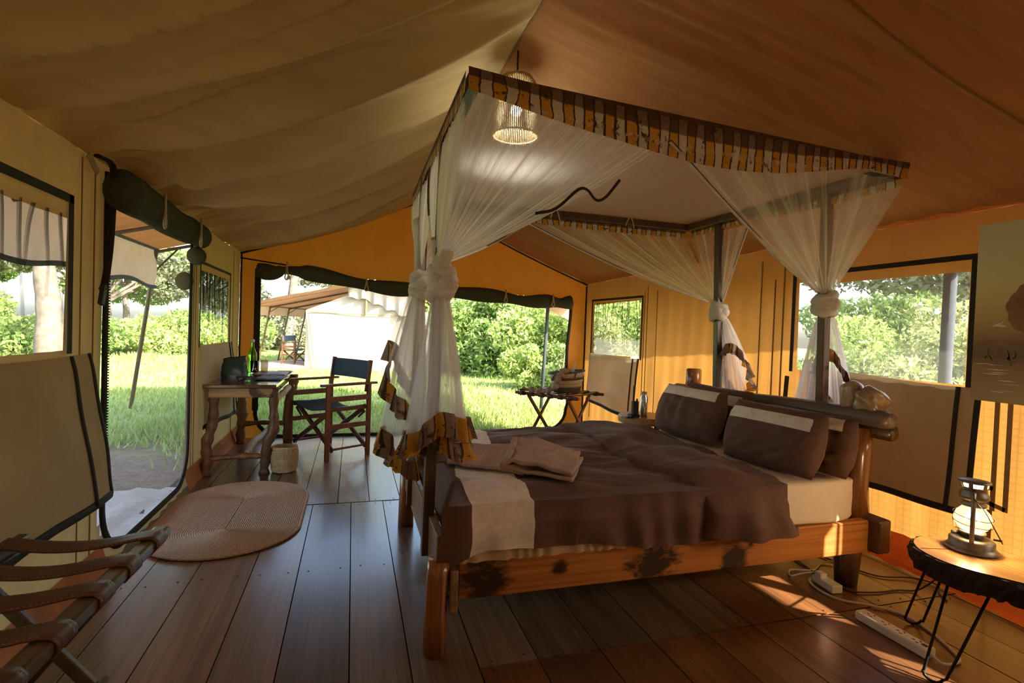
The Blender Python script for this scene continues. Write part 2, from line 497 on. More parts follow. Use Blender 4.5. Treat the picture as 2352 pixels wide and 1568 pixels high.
M['grey_pole'] = plain('grey_painted_pole', (.045, .055, .065), .8, spec=.1)
M['rope'] = plain('natural_cord', (.45, .36, .20), .8, noise=.2, scale=90)
def emit(name, col, s):
    t = NT(name); e = t.n('ShaderNodeEmission'); t.put(e.inputs[0], col); e.inputs[1].default_value = s
    return t.done(e.outputs[0])
M['bulb'] = emit('white_led_bulb', (1, .97, .92), 30)
M['flame'] = emit('warm_filament', (1, .70, .34), 30)
def glass(name, col, rough=.02):
    t = NT(name)
    x = t.n('ShaderNodeBsdfPrincipled'); x.inputs['Base Color'].default_value = (*col, 1)
    x.inputs['Transmission Weight'].default_value = 1; x.inputs['Roughness'].default_value = rough; x.inputs['IOR'].default_value = 1.45
    return t.done(x.outputs[0])
M['glass'] = glass('clear_glass', (.95, .97, .95))
M['green_glass'] = glass('green_bottle_glass', (.20, .62, .05))
def thin_glass():
    t = NT('lantern_globe_glass')
    tp = t.n('ShaderNodeBsdfTransparent'); g = t.n('ShaderNodeBsdfGlossy'); g.inputs['Roughness'].default_value = .08
    tr = t.n('ShaderNodeBsdfTranslucent'); t.put(tr.inputs[0], (1, .85, .6))
    return t.done(t.mixs(.12, tp.outputs[0], t.mixs(.6, g.outputs[0], tr.outputs[0])))
M['globe'] = thin_glass()

# ================================================================== THE TENT SHELL
XL, YB, YF = -1.15, 6.15, -0.7
RIDGE_X, RIDGE_Z = 0.77, 2.72
def xr(y): return 3.13 - 0.085 * max(0.0, y - 2.7)
def zl(y): return 1.965
def zr(y): return 1.96 - 0.03 * max(0.0, y - 2.7)

# ---- floor: planks in three bays
floor = MB().box((1.0, 2.7, -0.06), (4.6, 7.0, 0.06)).build('floor', M['subfloor']); struct(floor)
edges = [-1.15, -.93, -.71, -.45, -.23, .02, .235, .48, .71, .97, 1.21, 1.46, 1.70, 1.95, 2.18, 2.42, 2.66, 2.90, 3.16]
def plank(x0, x1, y0, y1, mat):
    h = rnd.uniform(-.0012, .0012); g = .0025
    c = Vector(((x0 + x1) / 2, (y0 + y1) / 2, 0))
    mb = MB().box((0, 0, -.015 + h), (x1 - x0 - 2 * g, y1 - y0 - 2 * g, .03))
    ob = mb.build('plank', mat, None)
    ob.location = c; ob.parent = floor
    return ob
nails = MB()
def nail_row(x0, x1, y):
    for x in (x0 + .05, x1 - .05):
        nails.lathe([(.0045, .0005), (.004, .0015)], (x + rnd.uniform(-.01, .01), y + rnd.uniform(-.012, .012), .0008), 6)
for a, b in zip(edges[:-1], edges[1:]):
    plank(a, b, YF, 1.85, M['plank_dark'] if a > .4 else M['plank']) if a > .4 else plank(a, b, YF, 3.82, M['plank'])
    if a > .4:
        plank(a, b, 1.855, 3.82, M['plank'] if a < 1.5 else M['plank_dark'])
        nail_row(a, b, 1.82); nail_row(a, b, 1.89)
    nail_row(a, b, 2.8); nail_row(a, b, 3.78)
edgesA = [-1.15, -1.0, -.76, -.53, -.30, -.07, .145, .36, .60, .85, 1.1, 1.34, 1.6, 1.85, 2.1, 2.34, 2.6, 2.84]
for a, b in zip(edgesA[:-1], edgesA[1:]):
    plank(a, b, 3.835, 6.17, M['plank']); nail_row(a, b, 3.87); nail_row(a, b, 5.2)
nb = nails.build('nail', M['nail'], floor); nb['kind'] = 'stuff'

# ---- canvas walls with openings
def rounded(y, z, y0, y1, z0, z1, r=0.0):
    """inside a rectangle whose two lower corners are rounded"""
    if not (y0 < y < y1 and z0 < z < z1): return False
    if r and z < z0 + r:
        if y < y0 + r and (y - y0 - r) ** 2 + (z - z0 - r) ** 2 > r * r: return False
        if y > y1 - r and (y - y1 + r) ** 2 + (z - z0 - r) ** 2 > r * r: return False
    return True
wl, wr_, wb = waves(3), waves(4), waves(5)
HL = [(1.15, 2.63, 1.10, 1.65, 0), (2.98, 4.35, .06, 1.88, .26), (4.63, 5.62, 1.04, 1.63, 0)]
HR = [(4.98, 5.95, .985, 1.60, 0), (1.98, 3.08, 1.03, 1.655, 0), (.02, 1.0, 1.0, 1.6, 0)]
LY = YB - YF
def wall_ripple(w, y, z):
    return .007 * w(y * 3.0, z * .35) + .004 * math.sin(y * 37 + 2 * z)
mb = MB()
mb.grid(lambda u, v: (XL + wall_ripple(wl, YF + u * LY, v * 1.965), YF + u * LY, v * zl(0)), 240, 68,
        lambda u, v: not any(rounded(YF + u * LY, v * 1.965, *h) for h in HL))
wall_left = struct(mb.build('wall_left', M['canvas_left'], smooth=True))
mb = MB()
mb.grid(lambda u, v: (xr(YF + u * LY) + wall_ripple(wr_, YF + u * LY, v * 1.9), YF + u * LY, v * zr(YF + u * LY)), 240, 68,
        lambda u, v: not any(rounded(YF + u * LY, v * zr(YF + u * LY), *h) for h in HR))
wall_right = struct(mb.build('wall_right', M['canvas_right'], smooth=True))
XRB = xr(YB)
def gable_z(x, y=YB):
    if x < RIDGE_X: return zl(y) + (RIDGE_Z - zl(y)) * (x - XL) / (RIDGE_X - XL) - .035 * math.sin(PI * (x - XL) / (RIDGE_X - XL))
    t = (x - RIDGE_X) / (xr(y) - RIDGE_X)
    return RIDGE_Z + (zr(y) - RIDGE_Z) * t - .035 * math.sin(PI * t)
def door2_top(x): return 1.80 - .16 * (x + .96) / 3.54
def door2_hole(x, z):
    return rounded(x, z, -.96, 2.585, 0.0, 9, .26) and z < door2_top(x)
nbx = 150
mb = MB()
mb.grid(lambda u, v: (XL + u * (XRB - XL), YB + .008 * wb(u * 6, v * 4), v * gable_z(XL + u * (XRB - XL))), nbx, 100,
        lambda u, v: not door2_hole(XL + u * (XRB - XL), v * gable_z(XL + u * (XRB - XL))))
wall_back = struct(mb.build('wall_back', M['canvas_back'], smooth=True))
mb = MB()
mb.grid(lambda u, v: (XL + u * (3.13 - XL), YF, v * gable_z(XL + u * (3.13 - XL), 0)), 40, 24)
struct(mb.build('wall_front', M['canvas_front'], smooth=True))

# ---- roof canvas with folds running from the eaves to the ridge
ceiling = struct_empty('ceiling', (0, 0, 0))
wf, wg, wh = waves(11, 7, 5, 16), waves(12, 6, 3, 9), waves(13, 5, 2, 5)
def burst(u, y, pts):
    s = 0
    for yp, k in pts:
        a = math.atan2(y - yp, .12 + u * 1.6)
        s += k * math.sin(a * 22 + 3 * yp) * math.exp(-u * 3.2) * math.exp(-((y - yp) / .75) ** 2) * min(1, u * 8)
    return s
def saw(t): return math.sin(t) + .38 * math.sin(2 * t + .6) + .16 * math.sin(3 * t + 1.1)
def folds(y, u, k):
    yw = y + .16 * wh(y * .9, u * .8 + k) + .05 * wf(y * .5, u * .5)
    a = .55 + .45 * wh(y * 1.3 + 4, k)
    return .150 * a * saw(yw * 13.5) + .036 * saw(yw * 31 + 2 * wh(y, u)) * (.6 + .4 * wg(y, u)) + .008 * math.sin(yw * 75 + u * 4)
def roof_l(u, v):
    y = YF + v * LY
    x = XL + u * (RIDGE_X - XL)
    e = (math.sin(PI * u) ** .6 if 0 < u < 1 else 0) * min(1, (1 - v) / .07)
    yy = y + .28 * u
    s = -.05 * math.sin(PI * u) + e * (.030 * wg(yy * 1.1, u * .35) + folds(yy, u, 0)) + burst(u, y, [(2.85, .028), (4.42, .026), (3.5, .02), (5.3, .016)])
    s -= .035 * math.sin(PI * u) * (1 if v > .97 else 0)
    return (x, y, zl(y) + u * (RIDGE_Z - zl(y)) + s)
def roof_r(u, v):
    y = YF + v * LY
    x = xr(y) + u * (RIDGE_X - xr(y))
    e = (math.sin(PI * u) ** .6 if 0 < u < 1 else 0) * min(1, (1 - v) / .07)
    yy = y - .3 * u
    s = -.03 * math.sin(PI * u) + e * (.026 * min(1, u * 2) * wg(yy * .8 + 7, u * .4) + .62 * min(1, (u / .5) ** 2.2) * folds(yy * .85 + 3.3, u, 1)) + .010 * math.sin(y * 30) * math.exp(-u * 6) * min(1, u * 12)
    s -= .012 * math.exp(-((y - 1.42) / .03) ** 2) * math.sin(PI * u)
    return (x, y, zr(y) + u * (RIDGE_Z - zr(y)) + s)
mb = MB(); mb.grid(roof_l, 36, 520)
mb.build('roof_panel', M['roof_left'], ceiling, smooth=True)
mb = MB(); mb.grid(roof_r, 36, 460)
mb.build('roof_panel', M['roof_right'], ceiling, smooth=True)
mb = MB(); mb.tube([(RIDGE_X, y, RIDGE_Z - .004) for y in np.linspace(YF, YB, 12)], .006, 6)
mb.build('ridge_seam', M['seam'], ceiling)
mb = MB(); mb.tube([Vector(roof_r(u, (1.42 - YF) / LY)) + Vector((0, 0, -.004)) for u in np.linspace(0, 1, 20)], .008, 6, squash=(1, .4))
mb.build('roof_seam', M['seam'], ceiling)
# piping along the back gable and up the back corners
def trim(name, pts, r, mat, n=6, squash=None):
    return struct(MB().tube(pts, r, n, squash=squash).build(name, mat, smooth=True))
trim('trim_1', [(x, YB - .012, gable_z(x) - .012) for x in np.linspace(XL, RIDGE_X, 24)], .011, M['piping'])
trim('trim_2', [(x, YB - .012, gable_z(x) - .012) for x in np.linspace(RIDGE_X, XRB, 24)], .011, M['piping'])
trim('trim_3', [(XL + .012, YB - .01, z) for z in np.linspace(0.02, 1.95, 6)], .009, M['piping'])
trim('trim_4', [(XRB - .012, YB - .01, z) for z in np.linspace(0.02, 1.83, 6)], .012, M['piping'])
trim('trim_5', [(x, YB - .012, 1.90 - .2 * (x - XL) / 3.99 + .02 * math.sin(x * 3)) for x in np.linspace(XL, -.7, 6)], .008, M['piping'])
# seam tapes on the right-hand wall
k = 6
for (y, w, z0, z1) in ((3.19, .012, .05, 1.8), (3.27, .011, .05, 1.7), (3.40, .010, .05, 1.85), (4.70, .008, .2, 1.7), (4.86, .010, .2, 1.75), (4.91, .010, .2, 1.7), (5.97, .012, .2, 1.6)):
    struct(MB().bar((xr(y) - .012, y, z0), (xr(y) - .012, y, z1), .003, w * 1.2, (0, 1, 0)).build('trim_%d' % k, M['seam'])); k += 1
# zip-flap shadows built as dark strips near the painting: an open rectangle low on the right-hand wall
for (y0, z0, y1, z1) in ((1.82, .98, 1.82, .42), (1.765, .98, 1.765, .43), (1.765, .44, 1.90, .47), (1.82, .53, 1.93, .55), (1.83, .42, 1.83, .08)):
    a = Vector((3.115, y0, z0)); b = Vector((3.115, y1, z1))
    struct(MB().bar(a, b, .003, .022, (1, 0, 0) if False else (0, (b - a).z, -(b - a).y)).build('trim_%d' % k, M['seam'])); k += 1
# seam tapes on the left-hand wall
for (y, w) in ((2.86, .005), (2.74, .004), (4.50, .005), (4.44, .004), (5.78, .006)):
    struct(MB().bar((XL + .012, y, .12), (XL + .012, y, 1.93), .003, w * 2, (0, 1, 0)).build('trim_%d' % k, M['seam'])); k += 1

# ---- orange groundsheet turned up along the walls
def base_r(u, v):
    y = -.6 + u * 6.7
    w = waves_b(y * 4, v * 2)
    x0 = 2.88 - .05 * math.sin(y * 2); x1 = xr(y) - .016
    return (x0 + (x1 - x0) * v, y, .006 + .12 * v ** 1.6 + .022 * w * math.sin(PI * min(1, v * 1.1)) * (.4 + v) + .01 * abs(w))
waves_b = waves(21, 7, 3, 12)
struct(MB().grid(base_r, 160, 14).build('baseboard_right', M['orange_sheet'], smooth=True))
def base_l(u, v):
    y = -.6 + u * 6.7
    w = waves_b(y * 3 + 9, v * 2)
    return (XL + .014 + .035 * (1 - v) ** 2 + .006 * w * (1 - v), y, .004 + .14 * v)
struct(MB().grid(base_l, 160, 8, lambda u, v: not (3.0 < -.6 + u * 6.7 < 4.3)).build('baseboard_left', M['orange_pale'], smooth=True))

# ---- window and door builders
def side_pt(side, y, z, off):
    return Vector((XL + off, y, z)) if side == 'l' else Vector((xr(y) - off, y, z))
def frame_tape(mb, side, pts, w, off=.014):
    for (a, b) in zip(pts[:-1], pts[1:]):
        A = side_pt(side, *a, off); B = side_pt(side, *b, off)
        d = (B - A).normalized()
        mb.bar(A - d * w * .45, B + d * w * .45, .004, w, d.cross(Vector((1, 0, 0))))
def make_window(num, side, y0, y1, z0, z1, ztop, flap, flapmat, gather, bind_bottom=True, flip=False, wb=.028, fold_n=9):
    """mesh, black binding and the canvas flap let down inside"""
    W = struct_empty('window_%d' % num, side_pt(side, (y0 + y1) / 2, z0, 0))
    mb = MB(); mb.grid(lambda u, v: side_pt(side, y0 - .03 + u * (y1 - y0 + .06), z0 - .04 + v * (z1 - z0 + .06), -.012), 24, 12)
    mb.build('insect_mesh', M['mesh_clear' if gather is None else 'mesh_dark'], W)
    if gather:
        # gathered folds hanging from the top edge of the mesh
        mb = MB(); R = random.Random(num)
        for i in range(fold_n):
            f = (i + R.uniform(.1, .9)) / fold_n
            yt = y0 + f * (y1 - y0); lean = R.uniform(-.06, .10) * (y1 - y0); L = R.uniform(.55, 1.0) * (z1 - z0)
            w0 = R.uniform(.004, .013) * (1.8 if R.random() < .25 else 1)
            def fn(u, v, yt=yt, lean=lean, L=L, w0=w0):
                w = w0 * (1 - .75 * v ** .7)
                return side_pt(side, yt + lean * v + (u - .5) * 2 * w + .006 * math.sin(v * 7 + yt * 9), z1 + .01 - L * v, -.004 + .012 * math.sin(u * PI))
            mb.grid(fn, 4, 10, uvs=(1.2, 1))
        o = mb.build('gathered_fold', M['mesh_folds'], W); o['kind'] = 'stuff'
    mb = MB()
    frame_tape(mb, side, [(y0 - .035, z0), (y0 - .035, ztop), (y1 + .03, ztop - .005), (y1 + .03, z0)], wb)
    mb.build('binding', M['binding'], W)
    fy0, fy1, fzt, fzb0, fzb1, out = flap
    R = waves(num + 40, 5, 2, 7)
    def fl(u, v):
        y = fy0 + u * (fy1 - fy0)
        zt = fzt + .012 * math.sin(u * PI * 1.5 + num); zb = fzb0 + (fzb1 - fzb0) * u
        o = .022 + out * (v ** .8) * (.35 + .65 * (u if not flip else 1 - u)) + .014 * R(u * 3, v * 2) * v
        return side_pt(side, y, zt + (zb - zt) * v, max(.018, o))
    mb = MB(); mb.grid(fl, 26, 22)
    F = mb.build('flap', flapmat, W, smooth=True)
    mb = MB()
    mb.tube([fl(u, 1) for u in np.linspace(0, 1, 14)], .019, 6, squash=(1, .35))
    e1 = 0 if flip else 1
    mb.tube([fl(e1, v) for v in np.linspace(0, 1, 12)], .016, 6, squash=(.35, 1))
    q = .91 if e1 else .09
    mb.tube([Vector(fl(q, v)) + Vector((.006 if side == 'l' else -.006, 0, 0)) for v in np.linspace(0, 1, 12)], .013, 6, squash=(.35, 1))
    mb.build('flap_binding', M['binding'], F, smooth=True)
    return W
W1 = make_window(1, 'l', 1.15, 2.62, 1.10, 1.65, 1.735, (1.0, 2.80, 1.085, .42, .44, .10), M['flap'], True, fold_n=17, wb=.034)
W2 = make_window(2, 'l', 4.64, 5.61, 1.04, 1.62, 1.69, (4.62, 5.68, 1.035, .40, .36, .07), M['flap_pale'], True, flip=False, fold_n=20, wb=.022)
W3 = make_window(3, 'r', 4.98, 5.95, .985, 1.60, 1.65, (4.97, 6.0, .985, .34, .42, .05), M['flap_pale'], True, flip=True, fold_n=12, wb=.024)
MB().grid(lambda u, v: side_pt('r', 4.97 + u * .99, .97 + v * .21, -.02), 8, 4).build('doubled_mesh', M['white_film'], W3)
W4 = make_window(4, 'r', 1.99, 3.07, 1.03, 1.655, 1.72, (1.90, 2.95, 1.04, .38, .36, .05), M['flap_dark'], None, flip=True, wb=.03)
MB().bar((3.075, 3.125, .98), (3.075, 3.135, .80), .03, .012, (1, 0, 0)).build('hanging_strap', M['binding'], W4)
W5 = make_window(5, 'r', .03, .98, 1.0, 1.58, 1.65, (0, 1.0, .99, .4, .4, .05), M['flap_dark'], None, flip=True)
for (a, b) in ((.27, .54), (.78, .93)):   # unseen bands added before the mesh to cut sunlight into floor patches
    MB().grid(lambda u, v: (3.09 + .015 * math.sin(u * 9), a + u * (b - a), 1.62 - .68 * v), 10, 6).build('sun_mask_band', M['flap_dark'], W5, smooth=True)

def roll_path(pts, n=6): return catmull(pts, n)
def tie_loop(p, drop, r, parent, side='l'):
    a = Vector(p); d = Vector((0, 1, 0)) if side == 'l' else Vector((1, 0, 0))
    pts = [a + Vector((0, 0, .02)), a + d * .008 + Vector((0, 0, -drop * .5)), a + d * .02 + Vector((0, 0, -drop * .85)), a + Vector((0, 0, -drop)), a - d * .018 + Vector((0, 0, -drop * .85)), a - d * .006 + Vector((0, 0, -drop * .5)), a + Vector((0, 0, .02))]
    return MB().tube(catmull(pts, 4), r, 6).build('tie_loop', M['rope'], parent, smooth=True)
# door_1, left wall: insect mesh zipped shut, the canvas rolled up above
D1 = struct_empty('door_1', (XL, 3.66, 0))
MB().grid(lambda u, v: (XL + .006 + .006 * math.sin(u * 9) * v, 2.97 + u * 1.39, .05 + v * 1.84), 20, 24, lambda u, v: rounded(2.97 + u * 1.39, .05 + v * 1.84, 2.97, 4.36, .05, 1.9, .27)).build('insect_mesh', M['mesh_clear'], D1, smooth=True)
hem = [(XL + .016, 2.975, z) for z in np.linspace(1.93, .34, 14)] + [(XL + .016, 3.235 - .26 * math.cos(a), .32 - .26 * math.sin(a)) for a in np.linspace(.1, PI / 2, 8)] + \
      [(XL + .016, y, .06) for y in np.linspace(3.35, 4.0, 6)] + [(XL + .016, 4.09 + .26 * math.sin(a), .32 - .26 * math.cos(a)) for a in np.linspace(.1, PI / 2, 8)] + [(XL + .016, 4.352, z) for z in np.linspace(.4, 1.88, 12)]
MB().tube(hem, .022, 8, squash=(.45, 1)).build('hem', M['binding'], D1, smooth=True)
mbz = MB()
for z in np.linspace(.35, 1.8, 110): mbz.box((XL + .024, 2.992, z), (.006, .010, .006))
zo = mbz.build('zipper_tooth', M['binding'], D1); zo['kind'] = 'stuff'
pts = roll_path([(XL + .09, 2.93, 1.845), (XL + .09, 3.3, 1.84), (XL + .08, 3.75, 1.83), (XL + .08, 4.15, 1.845), (XL + .07, 4.38, 1.85)], 6)
R1 = MB().tube(pts, [.088 - .014 * i / 24 + .002 * math.sin(i * .9) for i in range(len(pts))], 18, squash=(1.12, .9)).build('rolled_flap', M['roll'], D1, smooth=True)
MB().ball((XL + .06, 4.30, 1.70), .065, 12, 8, (1, 1.0, 1.0)).build('flap_end', M['roll'], R1, smooth=True)
MB().ball((XL - .03, 4.36, 1.52), .06, 12, 8, (1, .8, 1.1)).build('flap_end', M['roll'], R1, smooth=True)
for y in (3.28, 3.98): tie_loop((XL + .165, y, 1.90), .17, .006, R1)
mbs = MB().tube(catmull([(XL + .04, 2.80, 1.96), (XL + .06, 2.90, 1.95), (XL + .05, 2.945, 1.86), (XL + .04, 2.95, 1.6), (XL + .035, 2.92, 1.42), (XL + .035, 2.89, 1.37)], 6), .016, 8, squash=(.5, 1))
mbs.build('hanging_strap', M['binding'], D1, smooth=True)
MB().bar((XL + .04, 2.895, 1.39), (XL + .04, 2.865, 1.30), .018, .030).build('buckle', M['slot'], D1)
for y in (2.80, 4.44):
    MB().bar((XL + .02, y - .03, 1.955), (XL + .03, y + .04, 1.89), .004, .035).build('corner_tab', M['flap'], D1)
# door_2, back wall: open, its canvas rolled up under the gable
D2 = struct_empty('door_2', (.8, YB, 0))
hem = [(-.975, YB - .012, z) for z in np.linspace(1.78, .30, 12)] + [(-.70 - .275 * math.cos(a), YB - .012, .27 - .26 * math.sin(a)) for a in np.linspace(.1, PI / 2, 7)] + \
      [(x, YB - .012, .010) for x in np.linspace(-.6, 2.2, 14)] + [(2.32 + .275 * math.sin(a), YB - .012, .27 - .26 * math.cos(a)) for a in np.linspace(.1, PI / 2, 7)] + \
      [(2.60 + .018 * math.sin(z * 5), YB - .012, z) for z in np.linspace(.36, 1.66, 12)]
MB().tube(hem, .026, 8, squash=(.8, .45)).build('hem', M['binding'], D2, smooth=True)
MB().box((-.975, YB - .02, 1.05), (.06, .012, 1.5)).build('door_edge', M['binding'], D2)
pts = roll_path([(-.98, YB - .06, 1.785), (-.82, YB - .06, 1.765), (-.68, YB - .07, 1.80), (-.35, YB - .08, 1.765), (.05, YB - .08, 1.70), (.4, YB - .08, 1.665), (.8, YB - .07, 1.665), (1.3, YB - .07, 1.655), (1.7, YB - .07, 1.635), (2.0, YB - .07, 1.60), (2.3, YB - .06, 1.615), (2.45, YB - .06, 1.60), (2.59, YB - .06, 1.615)], 5)
R2 = MB().tube(pts, [.072 + .014 * math.sin(i * .55) - (.02 if 8 < i < 13 else 0) for i in range(len(pts))], 16).build('rolled_flap', M['roll'], D2, smooth=True)
for x, z, dr in ((-.68, 1.86, .17), (.13, 1.74, .12), (1.72, 1.70, .13), (2.32, 1.68, .13)): tie_loop((x, YB - .155, z), dr, .007, R2, 'b')

# ---- flysheet over the tent, its awning on the left and poles
fly = thing('flysheet', 'orange flysheet awning over the tent with striped tan side flap', 'awning', (RIDGE_X, 3.0, 2.9))
fw = waves(31, 5, 1, 4)
def flyz(x, y):
    if x < RIDGE_X:
        return 3.02 - .38 * (RIDGE_X - x) / 1.92 if x > XL else 2.64 - .46 * (XL - x) / 1.5
    return 3.02 - 1.30 * (x - RIDGE_X) / 2.88
for (xa, xb) in ((-2.65, RIDGE_X + .01), (RIDGE_X - .01, 3.63)):
    MB().grid(lambda u, v: (xa + u * (xb - xa), -1.0 + v * 9.45, flyz(xa + u * (xb - xa), 0) + .015 * fw(u * 4, v * 12) * math.sin(PI * u)), 24, 40).build('roof_sheet', M['fly'], fly, smooth=True)
MB().grid(lambda u, v: (-2.65 + .03 * math.sin(v * 3) + .02 * fw(u * 20, v), -1.0 + u * 9.45, 2.18 - .46 * v - .03 * math.sin(u * 40) * v), 60, 8).build('side_flap', M['fly_side'], fly, smooth=True)
MB().grid(lambda u, v: (-2.64 + .03 * math.sin(v * 3) + .02 * fw(u * 20, v) + .004, -1.0 + u * 9.45, 1.72 - .05 * v - .03 * math.sin(u * 40)), 60, 2).build('flap_hem', M['grey_pole'], fly, smooth=True)
MB().grid(lambda u, v: (3.12 + .5 * u, 8.42 + .02 * v, 1.93 - .2 * u - .30 * v), 4, 4).build('side_flap', M['fly_side'], fly)
MB().tube([(-2.62, -1, 2.185), (-2.62, 8.45, 2.185)], .022, 8).build('edge_rail', M['grey_pole'], fly)
for y in (.2, 1.9, 3.3, 5.2, 6.9, 8.4):
    MB().tube([(-2.62, y, 2.15), (XL, y, 2.55), (RIDGE_X, y, 2.93)], .022, 8).build('roof_pole', M['post_dark'], fly)
for (a, b) in (((-2.62, 8.4, 2.17), (-3.2, 9.3, -.14)), ((-2.62, -.8, 2.17), (-2.9, -1.9, -.14))):
    MB().tube([a, b], .028, 8).build('slanted_pole', M['post_dark'], fly)
MB().tube([(-2.72, 8.55, 1.85), (-2.35, 8.40, 2.22)], .014, 6).build('brace', M['post_dark'], fly)
for (x, y, zt) in ((3.58, 2.38, 1.76), (3.58, 6.0, 1.76), (3.16, 8.38, 1.90), (3.58, -.8, 1.76)):
    MB().tube([(x, y, zt), (x - (.07 if y > 7 else .01), y, -.14)], .036 if y < 7 else .03, 10).build('side_pole', M['grey_pole'], fly, smooth=True)
MB().tube([(3.60, 8.4, 1.75), (3.9, 9.6, -.1)], .008, 6).build('guy_line', M['rope'], fly)
MB().tube([(3.60, -1, 1.75), (3.60, 8.45, 1.75)], .02, 8).build('edge_rail', M['grey_pole'], fly)

# ================================================================== BED
bed = thing('bed', 'rustic varnished timber double bed with log posts and driftwood headboard beam', 'bed', (1.45, 2.68, 0))
def log(name, pts, rs, mat, n=14, wob=.05, parent=None, seed=1, sub=0):
    return MB().tube(pts, rs, n, wob=wob, seed=seed).build(name, mat, parent, smooth=True, subsurf=sub)
MB().box((1.50, 2.035, .262), (2.16, .055, .165)).build('side_rail', M['bed_wood'], bed, bevel=.008)
MB().box((1.50, 3.345, .262), (2.16, .055, .165)).build('side_rail', M['bed_wood'], bed, bevel=.008)
MB().box((.395, 1.995, .245), (.032, .10, .17)).build('rail_end', M['bed_end'], bed, bevel=.008)
MB().box((2.575, 2.68, .275), (.085, 1.46, .17)).build('end_rail', M['log_dark'], bed, bevel=.012)
MB().box((.355, 2.68, .33), (.035, 1.28, .20)).build('foot_board', M['bed_end'], bed, bevel=.008)
log('leg', [(.335, 1.985, 0), (.332, 1.985, .15), (.335, 1.985, .30), (.34, 1.985, .36)], [.046, .044, .044, .043], M['bed_log'], parent=bed, wob=.03)
log('leg', [(.35, 3.33, 0), (.35, 3.33, .2), (.355, 3.33, .42)], [.048, .046, .045], M['bed_log'], parent=bed, wob=.03, seed=2)
log('leg', [(2.47, 2.07, 0), (2.475, 2.07, .12), (2.48, 2.07, .30)], [.052, .058, .064], M['log_dark'], parent=bed, seed=3)
log('leg', [(2.47, 3.30, 0), (2.475, 3.30, .12), (2.48, 3.30, .30)], [.052, .058, .064], M['log_dark'], parent=bed, seed=4)
log('head_post', [(2.56, 2.09, .30), (2.555, 2.095, .5), (2.56, 2.10, .66), (2.57, 2.10, .80)], [.055, .05, .056, .05], M['bed_log'], parent=bed, seed=5)
log('head_post', [(2.56, 3.42, .30), (2.56, 3.42, .8)], [.055, .05], M['bed_log'], parent=bed, seed=6)
# headboard beam: a split log with a rough lower lip
log('headboard_beam', [(2.575, 1.945, .862), (2.575, 1.98, .862), (2.57, 2.3, .856), (2.565, 2.7, .848), (2.56, 3.1, .832), (2.56, 3.5, .822), (2.56, 3.74, .82)], [.040, .050, .046, .044, .042, .040, .036], M['head_beam'], 10, .11, bed, 7)
log('beam_lip', [(2.60, 1.955, .795), (2.60, 2.3, .79), (2.60, 2.9, .78), (2.60, 3.7, .77)], [.040, .042, .04, .036], M['log_dark'], 10, .12, bed, 8)
MB().box((2.60, 2.68, .55), (.03, 1.2, .36)).build('headboard_panel', M['bed_wood'], bed, bevel=.006)
# burl on the near post, rising over the beam
def burl(seed, c, s):
    w = waves(seed, 6, 1.5, 4)
    def fn(u, v):
        a = u * 2 * PI; p = (v - .5) * PI
        d = Vector((math.cos(p) * math.cos(a), math.cos(p) * math.sin(a), math.sin(p)))
        k = 1 + .20 * w(d.x * 1.3 + d.z, d.y * 1.3 - d.z)
        k *= (1 / max(abs(d.x), abs(d.y), abs(d.z))) ** .45
        return (c[0] + d.x * s[0] * k, c[1] + d.y * s[1] * k, c[2] + d.z * s[2] * k)
    return MB().grid(fn, 28, 18)
burl(51, (2.60, 2.085, .945), (.064, .070, .064)).build('burl', M['burl'], bed, smooth=True)
burl(57, (2.595, 2.185, .955), (.052, .050, .082)).build('burl', M['burl'], bed, smooth=True)
log('post_top', [(2.60, 3.58, .80), (2.60, 3.58, .90), (2.60, 3.58, .985), (2.60, 3.58, .992)], [.062, .060, .058, .045], M['bed_log'], 12, .05, bed, 9)
mbb = MB()
for z in (.22, .30): MB().lathe([(.009, -.006), (.009, .006)], (.372, 1.965, z), 8, Matrix.Rotation(PI / 2, 3, 'Y')).build('bolt', M['black_metal'], bed)
for i, x in enumerate(np.linspace(.6, 2.4, 8)):
    MB().box((x, 2.69, .335), (.08, 1.28, .02)).build('slat', M['bed_end'], bed)

# ---- canopy frame on its four posts
CNF, CNH, CFH, CFF = Vector((.37, 1.765, 2.085)), Vector((2.50, 1.92, 2.085)), Vector((2.475, 3.555, 2.085)), Vector((.38, 3.53, 2.085))
canopy = thing('bed_canopy', 'dark wooden four poster canopy frame standing over the bed', 'canopy', (1.45, 2.66, 0))
PNF, PFF, PNH, PFH = (.345, 2.30), (.345, 2.96), (2.665, 2.44), (2.665, 3.36)
def post(x, y, z0, xt, yt): MB().bar((x, y, z0), (xt, yt, 2.07), .048, .048, (1, 0, 0)).build('post', M['post_dark'], canopy, bevel=.004)
post(.335, 2.30, .25, .362, 2.29); post(.335, 2.96, .25, .362, 2.96); post(2.655, 2.42, .30, 2.515, 2.33); post(2.65, 3.33, .30, 2.50, 3.22)
for a, b in ((CNF, CNH), (CNH, CFH), (CFH, CFF), (CFF, CNF)):
    MB().bar(a, b, .045, .05).build('top_beam', M['post_dark'], canopy, bevel=.004)

